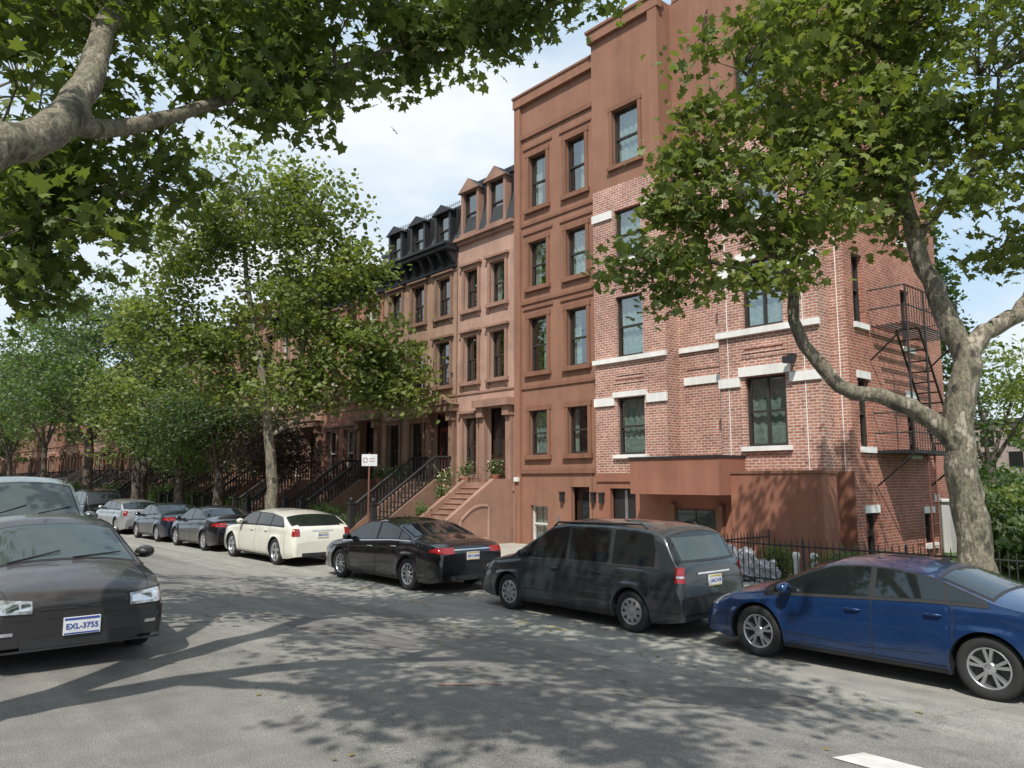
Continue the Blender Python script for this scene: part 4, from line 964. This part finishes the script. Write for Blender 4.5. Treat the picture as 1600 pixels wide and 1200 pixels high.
def ex_civic(c):
    c.end(True,.40,.80,.545,.675,.006,'rimdark',16,6,True,.56,.71,em=.34); c.end(True,.415,.785,.555,.665,.010,'lampw',16,6,True,.57,.70,em=.33)
    c.end(True,.52,.62,.585,.65,.013,'chrome',5,4,True); c.end(True,.43,.50,.58,.645,.013,'chrome',4,4,True)
    c.end(True,-.37,.37,.575,.645,.007,'rimdark',14,3); c.end(True,-.36,.36,.608,.616,.012,'plastic',14,1); c.end(True,-.04,.04,.595,.625,.014,'plastic',4,2)
    c.end(True,-.50,.50,.235,.33,.007,'rimdark',14,3); c.end(True,-.78,.78,.500,.508,.005,'rimdark',18,1); c.end(True,.56,.66,.37,.40,.007,'lampw',5,2,True)
    c.end(True,-.78,.78,.215,.235,.02,'plastic',18,1); c.side(c.L-.75,c.L-.05,.50,.508,.004,'rimdark',8,1)
    plate(c,True,.41,'EXL-3755',col='platew',tc='plateb',band='plateb')
    for sg in (1,-1):
        rows=[]
        for x in np.linspace(3.3,4.34,16):
            ye=c.ys(x,c.zE(x)); y=sg*ye*.86; rows.append([c.o(x,y-.004,c.zs(x,y)+.003),c.o(x,y+.004,c.zs(x,y)+.003)])
        c.d.grid(rows,'rimdark',True)
    for y in (-.5,.1): c.d.tube([c.o(3.42,y,c.zs(3.42,y)+.02),c.o(3.30,y+.5,c.zs(3.3,y+.5)+.03)],.008,'plastic',4)
def ex_suv(c):
    c.end(True,.48,.80,.74,.92,.007,'lampw',8,4,True); c.end(True,-.42,.42,.70,.90,.007,'rimdark',8,4); c.end(True,-.78,.78,.42,.62,.02,'plastic',14,3); plate(c,True,.56)
    for sg in (1,-1):
        pts=[c.o(x,sg*(c.ys(x,c.zE(x))-.06),c.zs(x,c.ys(x,c.zE(x))-.06)+h) for x,h in ((.6,.0),(.7,.06),(2.6,.06),(2.7,0))]; c.d.tube(pts,.017,'plastic',6)
    for y in (-.5,.15): c.d.tube([c.o(3.42,y,c.zs(3.42,y)+.02),c.o(3.28,y+.5,c.zs(3.28,y+.5)+.03)],.008,'plastic',4)

def sedan_spec(L,W,H,r,ro,fo,paintm,ex,**k):
    q=L/4.53; h=H/1.43
    top=[(0,.80),(.04,.95),(.25,1.03),(.62,1.08),(.85,1.12),(1.5,1.36),(1.95,1.425),(2.3,1.43),(2.65,1.40),(2.95,1.30),(3.62,.98),(3.95,.92),(4.3,.80),(4.45,.68),(4.53,.55)]
    belt=[(0,.76),(.1,.90),(.8,1.0),(1.6,.985),(2.6,.92),(3.5,.86),(4.1,.78),(4.4,.66),(4.53,.50)]
    sp=dict(L=L,W=W,r=r,ro=ro,fo=fo,top=[(a*q,b*h) for a,b in top],belt=[(a*q,b*h) for a,b in belt],dlo=(.95*q,3.5*q),glass=[(.98*q,1.32*q),(1.36*q,2.12*q),(2.19*q,3.42*q)],
        ws=(2.85*q,3.58*q),rg=(.92*q,1.42*q),doors=[1.28*q,2.16*q,3.32*q],handles=[1.48*q,2.38*q],mirror=3.22*q,paint=paintm,extra=ex)
    sp.update(k); return sp
P_blue=paint('blue_metallic',(.007,.034,.115),.35,.28); P_van=paint('dark_grey_green_paint',(.026,.034,.037),.3,.38,dust=.1); P_blk=paint('black_car_paint',(.008,.008,.010),.1,.25)
P_wht=paint('cream_white_paint',(.66,.64,.56),0,.35); P_civ=paint('faded_black_paint',(.018,.016,.016),.1,.45,.5,dust=.35); P_suv=paint('grey_green_paint',(.20,.23,.21),.4,.35); P_sil=paint('silver_paint',(.42,.43,.44),.6,.35); P_nav=paint('navy_paint',(.012,.016,.03),.2,.3)
XC=10.12
def put(sp,name,X,Y,rz=math.pi/2,z=GR):
    return Car(sp).build(name,(X,Y,z),rz)
put(sedan_spec(4.53,1.78,1.35,.325,.96,.87,P_blue,ex_blue,spokes=5,wstyle='double',beltm='plastic'),'parked_sedan',XC,4.30)
van=dict(L=4.7,W=1.79,r=.312,ro=.93,fo=.95,top=[(0,.62),(.02,.95),(.06,1.06),(.14,1.12),(.36,1.50),(.50,1.585),(.9,1.63),(1.6,1.645),(2.4,1.63),(2.75,1.58),(3.72,1.03),(4.2,.93),(4.5,.80),(4.7,.60)],sig=.05,
    belt=[(0,.6),(.04,.93),(.2,.97),(2,.96),(3.5,.92),(4.2,.82),(4.5,.70),(4.7,.54)],dlo=(.42,3.62),glass=[(.5,1.33),(1.42,2.28),(2.36,3.55)],rslope=3.0,dlt=.13,tum=.24,
    ws=(2.86,3.66),rg=(.17,.36),doors=[1.38,2.32,3.42],handles=[1.62,2.56],mirror=3.3,paint=P_van,extra=ex_van,wstyle='disc',spokes=9,rimm='hubcap',rim=.64,hm='plastic',mm='plastic',rt=.08)
put(van,'parked_minivan',XC,9.25)
put(sedan_spec(4.96,1.84,1.45,.335,1.1,1.0,P_blk,ex_sedan,spokes=10,wstyle='thin',beltm='chrome',hm='chrome'),'parked_sedan',XC-.02,15.25)
wag=dict(L=5.0,W=1.88,r=.36,ro=1.0,fo=.95,top=[(0,.66),(.03,.98),(.1,1.06),(.25,1.12),(.75,1.36),(1.5,1.45),(2.5,1.475),(2.9,1.45),(3.15,1.36),(3.7,1.07),(4.5,.98),(4.85,.90),(4.95,.80),(5.0,.6)],sig=.05,
    belt=[(0,.62),(.05,.95),(.3,1.03),(2,1.03),(3.6,1.0),(4.5,.9),(4.9,.8),(5.0,.56)],dlo=(.55,3.62),glass=[(.6,1.35),(1.42,2.3),(2.38,3.55)],ws=(3.1,3.66),rg=(.3,.72),doors=[1.38,2.34,3.45],handles=[1.62,2.58],mirror=3.3,rslope=.9,
    paint=P_wht,extra=ex_wagon,wstyle='spoke',spokes=5,rim=.7,cl=.2)
put(wag,'parked_station_wagon',XC,21.85)
put(sedan_spec(4.6,1.78,1.43,.32,.98,.9,P_blk,ex_sedan,spokes=7),'parked_sedan',XC,27.3)
put(sedan_spec(4.4,1.74,1.43,.31,.93,.88,P_nav,ex_sedan,spokes=7),'parked_sedan',XC,32.2)
wag2=dict(wag); wag2.update(paint=P_sil,W=1.76,spokes=6); put(wag2,'parked_station_wagon',XC,38.0)
suv=dict(L=4.6,W=1.84,r=.36,ro=.9,fo=.88,top=[(0,.7),(.02,1.1),(.08,1.2),(.2,1.4),(.35,1.68),(.6,1.80),(1.5,1.87),(2.5,1.85),(2.85,1.76),(3.45,1.20),(4.1,1.12),(4.4,1.04),(4.55,.9),(4.6,.72)],sig=.05,
    belt=[(0,.66),(.05,1.0),(.3,1.1),(2,1.1),(3.4,1.08),(4.2,1.02),(4.5,.88),(4.6,.66)],dlo=(.42,3.4),glass=[(.5,1.2),(1.28,2.1),(2.18,3.32)],rslope=3,dlt=.13,tum=.2,ws=(2.88,3.42),rg=(.2,.36),doors=[1.24,2.14,3.2],handles=[1.5,2.4],mirror=3.15,
    paint=P_suv,extra=ex_suv,cl=.26,wsm='cglassL',spokes=6,ft=.12)
s2=dict(suv); s2.update(paint=P_blk); put(s2,'parked_suv',XC,44.2)
put(sedan_spec(4.6,1.78,1.43,.32,.98,.9,P_sil,ex_sedan,spokes=7),'parked_sedan',XC,50); put(s2,'parked_suv',XC,56); put(sedan_spec(4.6,1.78,1.43,.32,.98,.9,P_nav,ex_sedan,spokes=7),'parked_sedan',XC,62)
civ=sedan_spec(4.44,1.70,1.39,.30,.98,.86,P_civ,ex_civic,spokes=7,wstyle='spoke',rimm='hubcap',wsm='cglassL')
civ['top']=[(0,.72),(.04,.9),(.2,.96),(.7,.99),(1.35,1.28),(1.7,1.365),(2.1,1.385),(2.5,1.35),(2.75,1.27),(3.45,.93),(3.8,.88),(4.15,.80),(4.34,.735),(4.41,.69),(4.44,.62)]
civ['belt']=[(0,.7),(.1,.86),(.8,.92),(1.6,.91),(2.6,.88),(3.4,.85),(4.0,.77),(4.3,.70),(4.44,.58)]; civ['ws']=(2.72,3.40); civ['rg']=(.75,1.28); civ['ft']=.14; civ['sig']=.06
put(civ,'parked_sedan',1.90,10.66,-math.pi/2,.0)
put(suv,'parked_suv',2.42,15.9,-math.pi/2,.0)

# ------------------------------------------------------------------ distant things
G=group('distant_brick_building'); mb=MB(); mb.box(95,110,24,50,-.6,6.2,'hazebldg')
for k in range(9):
    for z in (.6,3.4): mb.box(94.9,94.99,25+k*2.7,26.4+k*2.7,z,z+1.6,'cglass')
mb.box(94.7,110.2,23.8,50.2,6.2,6.6,'kerb'); mb.build('walls',G)
G=group('distant_brick_building'); mb=MB(); mb.box(80,95,12,26,-.6,7.0,'hazebldg')
for k in range(6):
    for z in (.6,3.0,5.0): mb.box(79.9,79.99,13+k*2.2,14.1+k*2.2,z,z+1.4,'cglass')
mb.box(79.7,95.2,11.8,26.2,7.0,7.4,'slate'); mb.build('walls',G)
G=group('background_tree_line'); P=[]
for k in range(70):
    a=R.uniform(-60,90); x=R.uniform(115,135); h=R.uniform(3,7); P.append(NR.normal(size=(260,3))*np.array([2.5,3,h*.35])+np.array([x,a,h*.5]))
leaves('foliage',G,np.concatenate(P),.8,SH_LO,'leafC',.3)

# ------------------------------------------------------------------ light
el=math.radians(53); az=(-.82,-.57); l=math.hypot(*az); az=(az[0]/l,az[1]/l)
S=bpy.data.lights.new('sun','SUN'); S.energy=5.0; S.angle=math.radians(.5); S.color=(1,.955,.88); so=bpy.data.objects.new('sun',S); COL.objects.link(so)
d=Vector((-az[0]*math.cos(el),-az[1]*math.cos(el),-math.sin(el))); so.rotation_euler=d.to_track_quat('-Z','Y').to_euler(); so.location=(-10,-10,30)
W=bpy.data.worlds.new('World'); scene.world=W; W.use_nodes=True; nt=W.node_tree; bg=nt.nodes['Background']
sk=N(nt,'ShaderNodeTexSky'); sk.sky_type='NISHITA'; sk.sun_disc=False; sk.sun_elevation=el; sk.sun_rotation=math.atan2(az[0],az[1]); sk.dust_density=2.0; sk.air_density=1.0; sk.ozone_density=1.2
tc=N(nt,'ShaderNodeTexCoord'); nz=noise(nt,scaled(nt,tc.outputs['Generated'],(1,1,2.2)),1.7,5,.58)
base_=mix(nt,.66,sk.outputs[0],(4.7,6.4,7.9))
f=ramp(nt,nz,[(.44,(0,0,0)),(.66,(.92,.92,.92))])
c=mix(nt,f,base_,(7.1,7.35,7.5)); nt.links.new(c,bg.inputs[0]); bg.inputs[1].default_value=.14
scene.view_settings.view_transform='Standard'; scene.view_settings.look='None'; scene.view_settings.exposure=0; scene.view_settings.gamma=1

# ------------------------------------------------------------------ camera
cam=bpy.data.cameras.new('camera'); co=bpy.data.objects.new('camera',cam); COL.objects.link(co); scene.camera=co
cam.lens=27; cam.sensor_width=36; cam.clip_end=4000; cam.clip_start=.05
th=math.radians(41.2); p=math.radians(7.17); co.location=(0,0,1.78)
fw=Vector((math.sin(th)*math.cos(p),math.cos(th)*math.cos(p),math.sin(p))); co.rotation_euler=fw.to_track_quat('-Z','Y').to_euler()
